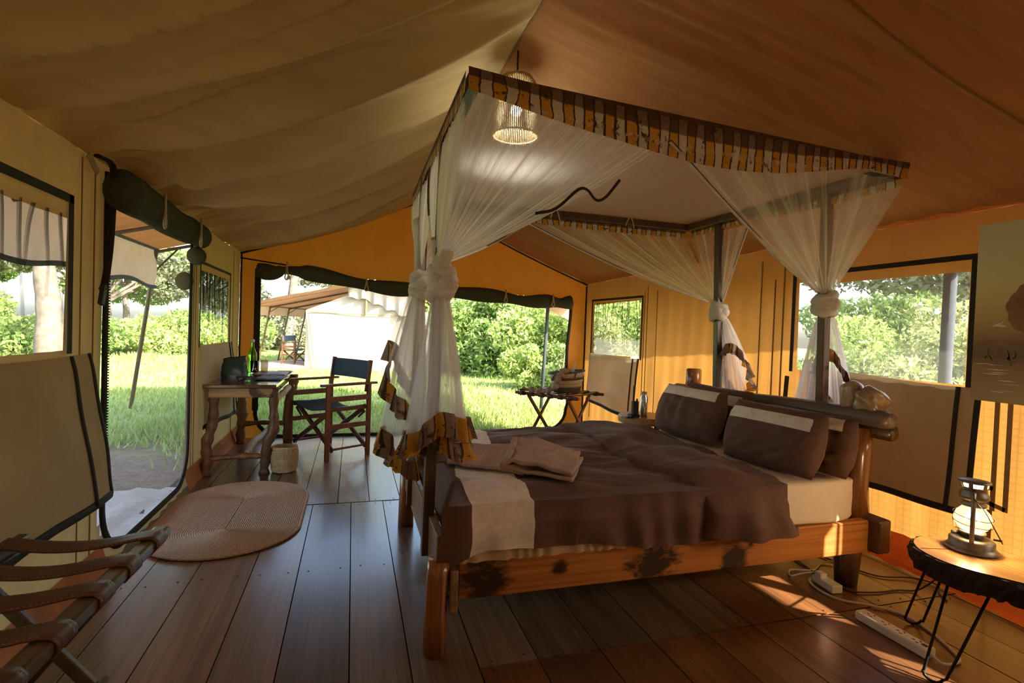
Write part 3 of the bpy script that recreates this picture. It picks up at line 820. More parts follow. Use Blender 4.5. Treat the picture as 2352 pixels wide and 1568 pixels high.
# ---- mosquito net on the canopy
nett = thing('mosquito_net', 'white mosquito net with patterned valance tied back round the bed posts', 'mosquito net', (1.45, 2.66, 2.0))
def valance(A, B, zt, zb, n, off, us=2.62):
    A = Vector(A); B = Vector(B); L = (B - A).length; d = (B - A).normalized(); o = Vector((d.y, -d.x, 0)) * off
    w = waves(int(L * 100), 5, 2, 9)
    def fn(u, v):
        p = A.lerp(B, u)
        z = zt(u) + (zb(u) - zt(u)) * v
        return (p.x + o.x * (1 + .35 * w(u * 4, 0) * v), p.y + o.y * (1 + .35 * w(u * 4, 0) * v), z)
    mb = MB(); mb.grid(fn, n, 5, uvs=(L * us, .30))
    return mb.build('valance', M['kitenge'], nett, smooth=True)
zc = 2.115
valance(CNF + Vector((-.03, 0, 0)), CNH + Vector((.03, 0, 0)), lambda u: zc - .035 * math.sin(PI * u) * (1 - .3 * u), lambda u: 2.035 - .105 * math.sin(PI * min(1, u * 1.15)) ** 1.0 * (1 - .15 * u) + .01 * math.sin(u * 9), 60, .032)
valance(CFF, CNF, lambda u: zc, lambda u: 2.045 - .02 * math.sin(PI * u), 30, .03)
valance(CFH, CFF, lambda u: 2.07, lambda u: 2.015 - .012 * math.sin(PI * 2 * u), 40, .03)
valance(CNH, CFH, lambda u: 2.07, lambda u: 2.015 - .012 * math.sin(PI * 2 * u), 34, .03)
mb = MB()
wr2 = waves(61, 5, 2, 6)
mb.grid(lambda u, v: (CNF.lerp(CNH, u).lerp(CFF.lerp(CFH, u), v) + Vector((0, 0, .026 - .03 * math.sin(PI * u) * math.sin(PI * v) + .006 * wr2(u * 3, v * 2)))), 24, 20, uvs=(5, .2))
mb.build('net_roof', M['white_roof'], nett, smooth=True)
KNF, KFF, KNH, KFH = Vector((.362, 2.285, 1.47)), Vector((.350, 2.955, 1.515)), Vector((2.555, 2.355, 1.50)), Vector((2.555, 3.265, 1.475))
def panel(A, B, K, seed, pleats=16, sag=.03, r=.035, amp=.016, trim=True, bias=1.0, mat='white_sheer'):
    A = Vector(A); B = Vector(B); K = Vector(K); d = (B - A).normalized(); nrm = d.cross(Vector((0, 0, 1)))
    R = random.Random(seed); ph = R.uniform(0, 6); w = waves(seed, 4, 2, 6)
    def fn(u, v):
        top = A.lerp(B, u)
        bot = K + d * r * (u - .5) * 2 + Vector((0, 0, .03 * (u - .5)))
        p = top.lerp(bot, v)
        p.z -= sag * u * math.sin(PI * v)
        uu = u + .03 * w(u * 3, 0)
        a = amp * math.sin(PI * min(1, v * .9 + .08)) ** .7
        p += nrm * a * (math.sin(uu * pleats * 2 * PI + ph) + .5 * math.sin(uu * pleats * 3.7 * PI + ph * 2)) * (1 - .5 * v)
        return p
    mb = MB(); mb.grid(fn, pleats * 7, 18, uvs=(pleats * 1.3, 1))
    ob = mb.build('net_panel', M[mat], nett, smooth=True)
    if trim:
        MB().tube([Vector(fn(1, v)) for v in np.linspace(0, .97, 24)], .006, 6).build('edge_hem', M['white_knot'], nett, smooth=True)
        MB().tube([Vector(fn(1, v)) + Vector((0, 0, .006)) for v in np.linspace(0, .5, 12)], .0065, 6, squash=(.6, 1.2)).build('edge_trim', M['kitenge_trim'], nett, smooth=True)
    return fn
f1 = panel(CNF + Vector((-.01, -.03, -.06)), (1.14, 1.775, 1.985), KNF + Vector((.02, -.02, .08)), 1, 18, .03, .05, .018, False, mat='white_net')
panel(CNH + Vector((0, -.03, -.06)), (1.14, 1.775, 1.985), KNH, 2, 9, .035, .03, .014)
panel(CNF + Vector((-.03, 0, -.06)), (.35, 2.62, 2.02), KNF + Vector((-.02, .02, .06)), 3, 14, .02, .05, .02, mat='white_net')
panel(CFF + Vector((-.03, 0, -.06)), (.35, 2.66, 2.02), KFF + Vector((0, 0, .06)), 4, 12, .02, .05, .018, False, mat='white_net')
panel(CFF + Vector((0, .03, -.07)), (1.17, 3.575, 2.01), KFF + Vector((.03, .02, .06)), 5, 14, .03, .05, .016)
panel(CFH + Vector((0, .03, -.07)), (1.17, 3.575, 2.01), KFH, 6, 16, .04, .03, .016)
panel(CNH + Vector((.03, 0, -.07)), (2.52, 2.98, 2.01), KNH + Vector((.01, .01, 0)), 7, 9, .03, .03, .014)
panel(CFH + Vector((.03, 0, -.07)), (2.52, 2.93, 2.01), KFH + Vector((.01, 0, 0)), 8, 8, .02, .03, .014)
# tie ribbons hanging from the valance
MB().tube(catmull([(.66, 1.93, 1.70), (.74, 1.92, 1.725), (.82, 1.90, 1.80), (.86, 1.90, 1.805), (.90, 1.90, 1.77), (.94, 1.90, 1.785), (1.0, 1.90, 1.86)], 5), .006, 6, squash=(1, .3)).build('tie_ribbon', M['piping'], nett, smooth=True)
for (x, y) in ((1.35, 3.52), (1.95, 3.53)):
    MB().tube(catmull([(x - .03, y, 2.05), (x - .02, y - .01, 2.09), (x, y - .015, 2.115), (x + .02, y - .01, 2.09), (x + .04, y, 2.04)], 4), .005, 5).build('tie_ribbon', M['rope'], nett)
def knot(c, r, h, seed):
    mb = MB(); R = random.Random(seed); c = Vector(c)
    for k in range(4):
        tilt = R.uniform(-.35, .35); ta = R.uniform(0, 6)
        z0 = c.z + (k - 1.5) * h * .27
        pts = []
        for i in range(20):
            a = 2 * PI * i / 20
            rr = r * (1 + .10 * math.sin(2 * a + ta))
            pts.append((c.x + math.cos(a) * rr, c.y + math.sin(a) * rr, z0 + tilt * r * math.sin(a + ta)))
        mb.tube(pts, [h * .26 * (1 + .25 * math.sin(i * .9 + ta)) for i in range(20)], 8, closed=True)
    mb.ball((c.x + r * .5, c.y - r * .9, c.z), h * .42, 10, 7)
    return mb.build('knot', M['white_knot'], nett, smooth=True)
knot((.362, 2.285, 1.44), .036, .115, 1); knot((.348, 2.955, 1.485), .030, .115, 2)
knot((2.56, 2.36, 1.455), .042, .10, 3); knot((2.56, 3.265, 1.43), .038, .10, 4)
# twisted gather above the near-foot knot
mb = MB()
for s in (0, PI):
    pts = [(.362 + .026 * math.cos(s + t * 3.2), 2.285 + .03 * math.sin(s + t * 3.2), 1.46 + .17 * t) for t in np.linspace(0, 1, 12)]
    mb.tube(pts, [.026 + .010 * math.sin(PI * t) for t in np.linspace(0, 1, 12)], 10)
mb.build('twist', M['white_knot'], nett, smooth=True)
mb = MB()
mb.tube([(.348, 2.955, 1.50), (.345, 2.95, 1.6), (.345, 2.96, 1.72), (.35, 3.0, 1.84)], [.028, .030, .036, .045], 12, wob=.08)
mb.build('twist', M['white_tail'], nett, smooth=True)
def tail(c, cb, zt, zbot, r0, r1, seed, ruf=.085, pleats=11, sx=1.0, sy=1.0, a0=0, a1=2 * PI):
    """gathered net below a knot, ending in a patterned ruffle"""
    c = Vector((c[0], c[1], zt)); w = waves(seed, 4, 1, 4); R = random.Random(seed); ph = R.uniform(0, 6)
    def ring(a, t):
        z1 = zbot(a)
        z = zt + (z1 - zt) * t
        r = r0 + (r1 - r0) * t ** .8
        r *= 1 + (.10 + .14 * t) * math.sin(a * pleats + ph + .6 * w(a, t)) + .12 * t * w(a * .7, 1)
        f = t ** .7
        return Vector((c.x + (cb[0] - c.x) * f + math.cos(a) * r * sx, c.y + (cb[1] - c.y) * f + math.sin(a) * r * sy, z))
    n = pleats * 8
    mb = MB(); mb.grid(lambda u, v: ring(a0 + (a1 - a0) * u, v), n, 14, uvs=(pleats * 1.2, 1))
    mb.build('net_tail', M['white_tail'], nett, smooth=True)
    def rf(u, v):
        a = a0 + (a1 - a0) * u
        p = ring(a, 1.0); q = ring(a, .9)
        d = (p - q); d.z = -abs(d.z); d = d.normalized()
        o = Vector((math.cos(a), math.sin(a), 0))
        k = .022 * math.sin(a * pleats * 1.9 + ph) + .010 * math.sin(a * pleats * 3.1)
        return p + Vector((0, 0, -ruf * v)) + o * (.006 + (.018 + k) * v)
    mb = MB(); mb.grid(rf, n, 4, uvs=(2 * PI * r1 * 2.62 * 1.5, .30))
    mb.build('ruffle', M['kitenge_ruffle'], nett, smooth=True)
tail((.362, 2.285), (.355, 2.25), 1.42, lambda a: .83 + .06 * math.sin(a + 2.6) + .02 * math.sin(3 * a), .026, .105, 21, .10, 9)
tail((.362, 2.285), (.385, 2.27), 1.40, lambda a: .80 + .04 * math.sin(2 * a), .022, .085, 22, .085, 7)
tail((.348, 2.955), (.30, 2.93), 1.47, lambda a: .90 - .22 * math.cos(a + .6) + .05 * math.sin(3 * a), .026, .105, 23, .11, 8)
tail((.348, 2.955), (.28, 2.92), 1.45, lambda a: .62 + .09 * math.sin(a * 2 + 1), .022, .11, 24, .095, 8)
tail((2.585, 2.37), (2.74, 2.42), 1.43, lambda a: 1.02 - .20 * math.cos(a), .024, .085, 25, .07)
tail((2.585, 2.38), (2.66, 2.52), 1.41, lambda a: .80, .022, .085, 26, .07, 9)
tail((2.585, 3.27), (2.70, 3.22), 1.41, lambda a: 1.03 - .18 * math.cos(a - .4), .028, .085, 27, .075)
tail((2.585, 3.27), (2.70, 3.25), 1.39, lambda a: .80, .028, .08, 28, .07, 9)

# ================================================================== BEDDING
def rbox(c, s, r, mat, name, parent=None, wseed=1, amp=.004, pw=6):
    """soft box: superellipsoid with a little unevenness"""
    w = waves(wseed, 6, 2, 8)
    def fn(u, v):
        a = u * 2 * PI; p = (v - .5) * PI
        def sg(q, e): return math.copysign(abs(q) ** e, q)
        x = sg(math.cos(p), r) * sg(math.cos(a), r); y = sg(math.cos(p), r) * sg(math.sin(a), r); z = sg(math.sin(p), r)
        k = amp * w(x * 3 + z, y * 3 - z)
        return (c[0] + x * (s[0] / 2 + k), c[1] + y * (s[1] / 2 + k), c[2] + z * (s[2] / 2 + k))
    return MB().grid(fn, 96, 40).build(name, mat, parent, smooth=True)
mattress = rbox((1.51, 2.69, .450), (2.05, 1.345, .225), .16, M['sheet_cotton'], 'mattress', None, 71, .006)
tag(mattress, 'mattress under an ivory fitted sheet on the timber bed', 'mattress')

wd, wd2, wd3 = waves(81, 8, 4, 18), waves(82, 7, 14, 40), waves(83, 6, 2, 6)
def smooth01(t): t = max(0, min(1, t)); return t * t * (3 - 2 * t)
def duvet_pt(x, s, lift=0.0, hem=0.40, out=0.0):
    """s: arc position across the bed, 0 = near hem, 1 = far hem"""
    prof = [(0, 1.948 - out, 0), (.05, 1.942 - out, .25), (.10, 1.945 - out * .8, .55), (.14, 1.972 - out * .5, .82), (.18, 2.03, .96), (.24, 2.12, 1.0), (.5, 2.62, 1.02), (.78, 3.20, 1.05), (.85, 3.33, 1.02), (.90, 3.40, .85), (1, 3.43, .2)]
    for (s0, y0, h0), (s1, y1, h1) in zip(prof[:-1], prof[1:]):
        if s <= s1:
            t = (s - s0) / (s1 - s0); y = y0 + (y1 - y0) * t; h = h0 + (h1 - h0) * t; break
    side = 1 - smooth01((s - .05) / .13)
    z = hem + (.588 - hem) * h
    top = smooth01((s - .12) / .1)
    z += top * (.012 * wd(x * 1.0 + y * .9, y * 1.6) + .013 * wd2(x * .35 + y * .3, y * .9) * (.5 + .5 * wd3(x + 2, y * .7)) + .012 * wd3(x, y) + .011 * max(0, 1 - abs(wd2(x * .3 + y * .35 + 2, y * .8) * 2.2)) ** 1.5 * max(0, .4 + wd3(x * .8 + 5, y))) + lift * top
    fold = (.016 * wd(x * 2.2, s * 3) + .011 * math.sin(x * 30 + 9 * s + wd3(x * 2, 0) * 3) * (1 if x > .9 else .2)) * side
    y -= fold + lift * side
    z -= .010 * wd3(x * 2.5, 3) * (1 - smooth01(s / .08))
    return [x, y, z]
def duvet_fn(u, v):
    x = .345 + u * 1.62
    k = smooth01(u / .065)
    hem = .385 - .042 * smooth01((x - .85) / .45) + .008 * math.sin(u * 9)
    if u < .12: hem -= .055 * (1 - u / .12)
    p = duvet_pt(x, v, 0, hem)
    # foot end turns down against the foot board
    pin = 1 - k
    if v > .12:
        p[2] = max(p[2], .573) - pin * .17 * smooth01((v - .12) / .1)
        p[0] += .06 * (1 - abs(2 * k - 1)) * 0 + .03 * smooth01((v - .12) / .1) * (1 - k)
    else:
        p[0] -= .035 * pin * (1 - v / .12)
        p[1] += .02 * pin
        p[2] -= .02 * pin
    return p
def in_stripe(u, v):
    p = duvet_fn(u, v)
    x, y = p[0], max(p[1], 2.0)
    q = max(0, y - 2.3)
    xl = .455 + .17 * q; xr_ = .705 + .12 * q
    return u > .05 and xl < x < xr_
duvet = thing('duvet', 'rumpled dark brown duvet with a cream stripe, folded back below the pillows', 'duvet', (1.2, 2.66, .5))
MB().grid(duvet_fn, 250, 140, lambda u, v: not in_stripe(u, v)).build('cover', M['brown_cotton'], duvet, smooth=True)
MB().grid(duvet_fn, 250, 140, in_stripe).build('stripe', M['cream_cotton'], duvet, smooth=True)['label'] = 'cream stripe'
def fold_fn(u, v):
    # thick turned-back layer; u foot -> head, v near hem -> far hem
    xi = 1.40 + .05 * math.sin(v * 5) + .04 * math.sin(v * 11) + (.10 * (1 - v / .2) if v < .2 else 0)
    xo = 1.84 + .17 * max(0, v - .2) + (.16 * (1 - v / .2) if v < .2 else 0)
    x = xi + (xo - xi) * u
    e = math.sin(PI * min(max(u, 0), 1)) ** .35 if 0 < u < 1 else 0
    p = duvet_pt(x, v, .004 + .040 * e + .010 * e * wd(x * 2, v * 3), .365, .035 * e)
    if u >= 1 or u <= 0: p[2] -= .012
    p[2] += -.02 * (u - .5) * (v < .1)
    return p
MB().grid(fold_fn, 60, 110).build('folded_edge', M['brown_cotton'], duvet, smooth=True)
skirt = MB().grid(lambda u, v: (.40 + u * .95, 1.985 - .014 * v + .006 * math.sin(u * 95 + 3 * math.sin(u * 20)), .425 - .083 * v), 120, 5).build('bed_skirt', M['skirt'], None, smooth=True)
tag(skirt, 'gathered tan bed sheet edge hanging below the duvet at the foot', 'bed sheet')

def pillow(y, xb, zb, W, Hh, T, lean, yaw, seed, label, group=None, b0=.66, b1=.86):
    root = thing('pillow', label, 'pillow', (xb, y, zb), yaw, group)
    w = waves(seed, 6, 2, 6); w2 = waves(seed + 1, 6, 8, 20)
    def surf(side):
        def fn(u, v):
            a = u * 2 - 1; b = v * 2 - 1
            # rounded outline, slightly pointed corners
            ya = a * W / 2 * (1 - .06 * b * b + .03 * (1 - b * b)); hb = Hh / 2 * (1 + b * (1 - .05 * (1 - a * a))) + .012 * (1 - a * a) * (-1 if b < 0 else .3)
            th = T * (1 - abs(a) ** 3.2) ** .55 * (1 - abs(b) ** 2.6) ** .55
            th *= 1 - .22 * v
            th += (.007 * w(a * 2, b * 2) + .007 * w2(a * 1.2, b * 1.2)) * (1 - abs(a) ** 4) * (1 - abs(b) ** 4)
            x = -side * th
            # lean back
            X = x * math.cos(lean) + hb * math.sin(lean); Z = -x * math.sin(lean) + hb * math.cos(lean)
            return (X + T, ya, Z + .012)
        return fn
    band = lambda u, v: b0 < v < b1 and .09 < u < .985
    mb = MB(); mb.grid(surf(1), 44, 44, lambda u, v: not band(u, v)); mb.grid(surf(-1), 30, 30)
    mb.build('case', M['brown_cotton'], root, smooth=True, local=True)
    MB().grid(surf(1), 44, 44, band).build('stripe', M['cream_cotton'], root, smooth=True, local=True)['label'] = 'cream stripe'
    return root
pillow(2.27, 2.02, .56, .60, .335, .095, .30, .10, 91, 'brown cream-striped pillow in front, at the near side of the bed')
pillow(2.27, 2.25, .56, .62, .30, .085, .20, .0, 93, 'brown cream-striped pillow at the back by the near bed post', None, .74, .95)
pillow(3.00, 2.02, .57, .62, .335, .095, .30, .06, 95, 'brown cream-striped pillow in front, at the far side beside the radio', None, .78, .97)
pillow(3.02, 2.26, .57, .66, .335, .085, .20, 0, 97, 'brown pillow at the back on the far side, half hidden')

# ---- woollen throw: a flat end with fringe and a folded end
throw = thing('throw_blanket', 'rose brown woollen throw with twisted fringe folded on the duvet', 'blanket', (.75, 2.5, .6))
wt = waves(101, 6, 2, 8)
def bed_z(x, y):
    s = .24 + (y - 2.12) / (2.62 - 2.12) * .26 if y < 2.62 else .5 + (y - 2.62) / .58 * .28
    return duvet_pt(x, max(.24, min(.8, s)), 0, .41)[2]
Q = [Vector((.44, 2.44, 0)), Vector((.56, 2.86, 0)), Vector((.90, 2.80, 0)), Vector((.74, 2.20, 0))]
def flat(u, v):
    p = Q[0].lerp(Q[3], u).lerp(Q[1].lerp(Q[2], u), v)
    return (p.x, p.y, bed_z(p.x, p.y) + .016 + .005 * wt(u * 3, v * 3))
MB().grid(flat, 30, 20).build('flat_end', M['throw'], throw, smooth=True, solid=.012)
G = [Vector((.67, 2.25, 0)), Vector((.86, 2.70, 0)), Vector((1.13, 2.42, 0)), Vector((.90, 2.03, 0))]
for lay, (h, tw) in enumerate(((.022, 0), (.050, 1))):
    def fo(u, v, h=h, tw=tw):
        p = G[0].lerp(G[3], u).lerp(G[1].lerp(G[2], u), v)
        if tw: p = p + Vector((.012 * math.sin(v * 5), .01, 0))
        z = max(bed_z(p.x, max(2.13, p.y)), .585)
        b = -.018 * math.exp(-((u - .0) / .08) ** 2) if tw else 0
        return (p.x, p.y, z + h + .006 * wt(u * 2 + lay, v * 3) + b + .012 * math.sin(PI * u) * tw)
    MB().grid(fo, 30, 24).build('folded_layer', M['throw'], throw, smooth=True, solid=.016)
pts = [Vector((G[0].lerp(G[1], v)).to_tuple()) + Vector((-.004, 0, max(bed_z(*G[0].lerp(G[1], v).to_tuple()[:2]), .585) + .036)) for v in np.linspace(0, 1, 16)]
MB().tube(pts, .023, 10).build('fold_roll', M['throw'], throw, smooth=True)
mbf = MB()
for i in range(30):
    v = (i + .5) / 30
    a = Vector(flat(0, v)); L = rnd.uniform(.06, .10); d = Vector((-.8, rnd.uniform(-.25, .35) - .2, 0)).normalized()
    e = a + d * L
    pts = [a, a.lerp(e, .35) + Vector((0, rnd.uniform(-.008, .008), .006)), a.lerp(e, .7) + Vector((0, rnd.uniform(-.01, .01), .004)), e]
    for q in pts[1:]: q.z = max(q.z - .004, .55) if q.x > .42 else q.z
    mbf.tube(pts, [.0065, .006, .0065, .004], 5)
mbf.build('fringe', M['throw_fringe'], throw, smooth=True)['label'] = 'twisted fringe'

# ================================================================== PENDANT LAMP
PX, PY = .79, 2.68
lamp = thing('pendant_lamp', 'pendant lamp with a shade of pale sticks hanging from the tent ridge', 'lamp', (PX, PY, 2.72))
MB().tube([(PX, PY, 2.72), (PX, PY, 2.50)], .005, 6).build('cord', M['cable_black'], lamp)
mb = MB(); mb.lathe([(.075, 2.555), (.08, 2.56), (.08, 2.572), (.074, 2.575)], (PX, PY, 0), 28)
for a in range(3):
    c, s = math.cos(a * 2.09), math.sin(a * 2.09); mb.tube([(PX, PY, 2.57), (PX + c * .077, PY + s * .077, 2.565)], .003, 5)
mb.build('shade_cap', M['basket_rib'], lamp, smooth=True)
mb = MB().tube([(PX + .119 * math.cos(a), PY + .119 * math.sin(a), 2.268) for a in np.linspace(0, 2 * PI, 40, endpoint=False)], .005, 6, closed=True)
mb.build('shade_ring', M['basket_rib'], lamp, smooth=True)
mb = MB()
for i in range(72):
    a = 2 * PI * i / 72; c, s = math.cos(a), math.sin(a)
    mb.tube([(PX + c * r, PY + s * r, z) for r, z in ((.080, 2.565), (.100, 2.535), (.114, 2.48), (.119, 2.38), (.119, 2.262 + rnd.uniform(-.005, .005)))], .0036, 5)
o = mb.build('shade_stick', M['basket_rib'], lamp, smooth=True); o['kind'] = 'stuff'
MB().lathe([(.013, 2.50), (.016, 2.45), (.014, 2.42)], (PX, PY, 0), 12).build('socket', M['cable_black'], lamp)
MB().ball((PX, PY, 2.40), .030, 14, 10).build('bulb', M['bulb'], lamp, smooth=True)
ld = bpy.data.lights.new('pendant_light', 'POINT'); ld.energy = 6; ld.color = (1, .93, .82); ld.shadow_soft_size = .04
lo = bpy.data.objects.new('pendant_light', ld); COL.objects.link(lo); lo.location = (0, 0, -.37); lo.parent = lamp

# ================================================================== DESK
desk = thing('writing_desk', 'rustic desk of crooked branches with a dark polished top', 'desk', (-.85, 5.28, 0))
MB().box((-.845, 5.28, .724), (.53, 1.34, .028)).build('desk_top', M['desk_top'], desk, bevel=.005)
MB().box((-.845, 4.66, .668), (.47, .03, .078)).build('apron', M['desk_board'], desk, bevel=.006)
MB().box((-.845, 5.90, .668), (.44, .03, .078)).build('apron', M['desk_board'], desk, bevel=.006)
MB().box((-.62, 5.28, .675), (.03, 1.2, .06)).build('apron', M['desk_board'], desk, bevel=.006)
def branch(name, pts, rs, mat, parent, seed, n=10):
    P = catmull(pts, 5); k = len(P)
    R = random.Random(seed)
    rr = [np.interp(i / (k - 1), np.linspace(0, 1, len(rs)), rs) * (1 + .12 * math.sin(i * 1.7 + seed) + .08 * R.uniform(-1, 1)) for i in range(k)]
    return MB().tube(P, rr, n, wob=.09, seed=seed).build(name, mat, parent, smooth=True)
branch('leg', [(-1.10, 4.69, 0), (-1.085, 4.69, .12), (-1.09, 4.68, .25), (-1.055, 4.69, .40), (-1.045, 4.69, .55), (-1.045, 4.69, .71)], [.046, .038, .042, .036, .040], M['rustic'], desk, 1)
branch('leg', [(-.665, 4.69, 0), (-.66, 4.69, .12), (-.645, 4.68, .26), (-.60, 4.69, .38), (-.605, 4.69, .52), (-.605, 4.69, .71)], [.036, .036, .045, .036, .040], M['rustic'], desk, 2)
branch('leg', [(-1.06, 5.88, 0), (-1.06, 5.88, .15), (-1.05, 5.88, .3), (-1.055, 5.88, .45), (-1.05, 5.88, .71)], [.046, .04, .05, .042, .042], M['rustic'], desk, 3)
branch('leg', [(-.63, 5.88, 0), (-.63, 5.88, .2), (-.625, 5.88, .42), (-.60, 5.86, .52), (-.57, 5.84, .62), (-.575, 5.84, .71)], [.038, .04, .038, .044, .042], M['rustic'], desk, 4)
branch('stretcher', [(-1.07, 4.69, .135), (-.95, 4.685, .145), (-.8, 4.69, .15), (-.67, 4.69, .145)], [.024, .020, .026, .020], M['rustic'], desk, 5)
branch('stretcher', [(-1.04, 5.88, .20), (-.85, 5.88, .21), (-.64, 5.88, .20)], [.026, .022, .026], M['rustic'], desk, 6)
o = branch('stretcher', [(-.80, 4.70, .155), (-.82, 5.1, .175), (-.79, 5.5, .17), (-.77, 5.88, .20)], [.026, .030, .026, .024], M['rustic_pale'], desk, 7); o['label'] = 'pale peeled stretcher'
o = branch('stretcher', [(-.60, 4.74, .60), (-.55, 5.0, .645), (-.585, 5.4, .62), (-.58, 5.84, .60)], [.028, .026, .028, .024], M['rustic_pale'], desk, 8); o['label'] = 'pale peeled stretcher'

DZ = .738
# green bottle and two tumblers
bottle = MB().lathe([(1e-4, 0), (.038, .002), (.041, .012), (.041, .16), (.038, .185), (.022, .225), (.0145, .25), (.0135, .295), (.0155, .297), (.0155, .312), (1e-4, .313)], (-.955, 5.80, DZ), 28).build('bottle', M['green_glass'], smooth=True)
tag(bottle, 'green glass bottle with white cap standing on the desk', 'bottle')
MB().lathe([(.017, .298), (.017, .322), (.012, .326), (1e-4, .326)], (-.955, 5.80, DZ), 18).build('cap', M['white_plastic'], bottle, smooth=True)
def tumbler(x, y, lab, mat):
    o = MB().lathe([(1e-4, .002), (.030, .002), (.032, .006), (.038, .125), (.0365, .125), (.0305, .012), (1e-4, .010)], (x, y, DZ), 24).build('drinking_glass', M[mat], smooth=True)
    return tag(o, lab, 'glass', 'tumblers on the desk')
tumbler(-.905, 5.60, 'clear tumbler right in front of the green bottle', 'glass')
def frosted():
    t = NT('etched_glass'); g = t.bsdf((.85, .82, .62), .3, None)
    tp = t.n('ShaderNodeBsdfTransparent'); return t.done(t.mixs(.45, tp.outputs[0], g))
M['etched'] = frosted()
tumbler(-.83, 5.70, 'etched pale tumbler right of the green bottle', 'etched')
# green pouch
wq = waves(111, 6, 2, 6)
def pouch(u, v):
    a = 2 * PI * u; t = v
    sx = .098 * (1 - .10 * t + .06 * math.sin(PI * t)); sy = .062 * (1 - .75 * t ** 1.6)
    e = lambda q: math.copysign(abs(q) ** .55, q)
    k = 1 + .10 * wq(math.cos(a) * 2 + t, math.sin(a) * 2 + t * 2) * math.sin(PI * t)
    return (-.985 + e(math.cos(a)) * sx * k, 5.12 + e(math.sin(a)) * sy * k, DZ + t * (.18 + .018 * math.cos(a + .4)))
M['green_vinyl'] = plain('dark_green_vinyl', (.025, .065, .055), .3, bump=.1, scale=8)
bag = MB().grid(pouch, 48, 16); bag.add([pouch(i / 24, 0) for i in range(24)], [tuple(range(24))])
bag = tag(bag.build('pouch', M['green_vinyl'], smooth=True), 'dark green vinyl pouch on the front of the desk', 'pouch')
MB().tube([pouch(u, 1) for u in np.linspace(0, 1, 30)], .004, 6).build('zip_edge', M['binding'], bag)
# sunglasses
sg = thing('sunglasses', 'folded sunglasses with bluish lenses beside the green pouch', 'glasses', (-.875, 4.93, DZ))
M['lens'] = plain('blue_lens', (.10, .12, .22), .08, noise=.02)
for dx in (-.032, .032):
    MB().lathe([(1e-4, .0), (.026, .001), (.028, .003), (1e-4, .004)], (-.875 + dx, 4.93, DZ + .020), 16, Matrix.Rotation(.9, 3, 'X') @ Matrix.Diagonal((1, .75, 1))).build('lens', M['lens'], sg, smooth=True)
MB().tube(catmull([(-.938, 4.935, DZ + .028), (-.90, 4.925, DZ + .036), (-.875, 4.927, DZ + .032), (-.85, 4.925, DZ + .036), (-.812, 4.935, DZ + .028)], 4), .003, 6).tube([(-.938, 4.935, DZ + .028), (-.93, 5.04, DZ + .006), (-.86, 5.05, DZ + .005)], .003, 6).tube([(-.812, 4.935, DZ + .028), (-.82, 5.045, DZ + .006), (-.88, 5.055, DZ + .008)], .003, 6).build('frame', M['slot'], sg)
# beaded mat and folders
M['beads'] = plain('dark_blue_beadwork', (.06, .065, .11), .5, noise=.9, scale=110, bump=.6)
o = MB().grid(lambda u, v: (-.80 + .215 * u + .02 * v, 4.93 + .34 * v, DZ + .010 + .004 * wq(u * 4, v * 5)), 20, 24).build('beaded_mat', M['beads'], smooth=True, solid=.012)
tag(o, 'dark blue beaded mat at the front right of the desk', 'mat')
M['folder'] = plain('brown_leather_folder', (.20, .11, .055), .4, noise=.1)
o = MB().box((-.735, 5.52, DZ + .009), (.27, .34, .016)).build('folder', M['folder'], bevel=.003)
tag(o, 'brown leather folder lying on the desk behind the beaded mat', 'folder')
MB().box((-.70, 5.50, DZ + .0185), (.09, .12, .003)).build('emblem_patch', M['leather'], o)
o = MB().box((-.66, 5.77, DZ + .006), (.13, .16, .010)).build('notebook', M['slot'], bevel=.002)
tag(o, 'thin dark notebook at the back right corner of the desk', 'notebook')

# ================================================================== WASTE BASKET
wb_ = thing('waste_basket', 'small round woven palm basket on the floor by the desk', 'basket', (-.52, 4.74, 0))
MB().lathe([(1e-4, .004), (.080, .004), (.095, .02), (.104, .10), (.103, .17), (.094, .205), (.089, .203), (.098, .17), (.099, .10), (.09, .025), (1e-4, .012)], (-.52, 4.74, 0), 36).build('body', M['basket'], wb_, smooth=True)
mb = MB()
for i in range(17):
    z = .012 + i * .0115; r = np.interp(z, [0, .02, .10, .17, .205], [.082, .096, .105, .104, .096]) + .001
    mb.tube([(-.52 + r * math.cos(a), 4.74 + r * math.sin(a), z) for a in np.linspace(0, 2 * PI, 40, endpoint=False)], .0055, 5, closed=True)
o = mb.build('woven_row', M['basket_rib'], wb_, smooth=True); o['kind'] = 'stuff'
MB().tube([(-.52 + .094 * math.cos(a), 4.74 + .094 * math.sin(a), .206 + .003 * math.sin(3 * a)) for a in np.linspace(0, 2 * PI, 40, endpoint=False)], .008, 6, closed=True).build('rim', M['basket_rib'], wb_, smooth=True)

# ================================================================== DIRECTOR'S CHAIR
ch = thing('directors_chair', 'wooden folding chair with navy canvas seat and back beside the desk', 'chair', (-.20, 5.42, 0), math.radians(34.6))
cw = M['chair_wood']
def cb(name, a, b, w, h, up=(0, 0, 1), mat=cw): return MB().bar(a, b, w, h, up).build(name, mat, ch, local=True, bevel=.003)
for s in (-1, 1):
    y = .325 * s
    cb('leg', (-.22, y, 0), (-.22, y, .675), .042, .026, (0, 1, 0)); cb('leg', (.22, y, 0), (.22, y, .675), .042, .026, (0, 1, 0))
    cb('armrest', (-.29, y, .687), (.30, y, .687), .055, .022)
    cb('side_rail', (-.22, y, .555), (.22, y, .555), .022, .05); cb('side_rail', (-.22, y, .30), (.22, y, .30), .022, .045)
    cb('seat_rail', (-.21, y * .90, .455), (.21, y * .90, .455), .03, .038)
    cb('back_post', (.205, y * .94, .60), (.245, y * .94, .905), .022, .04, (1, 0, 0))
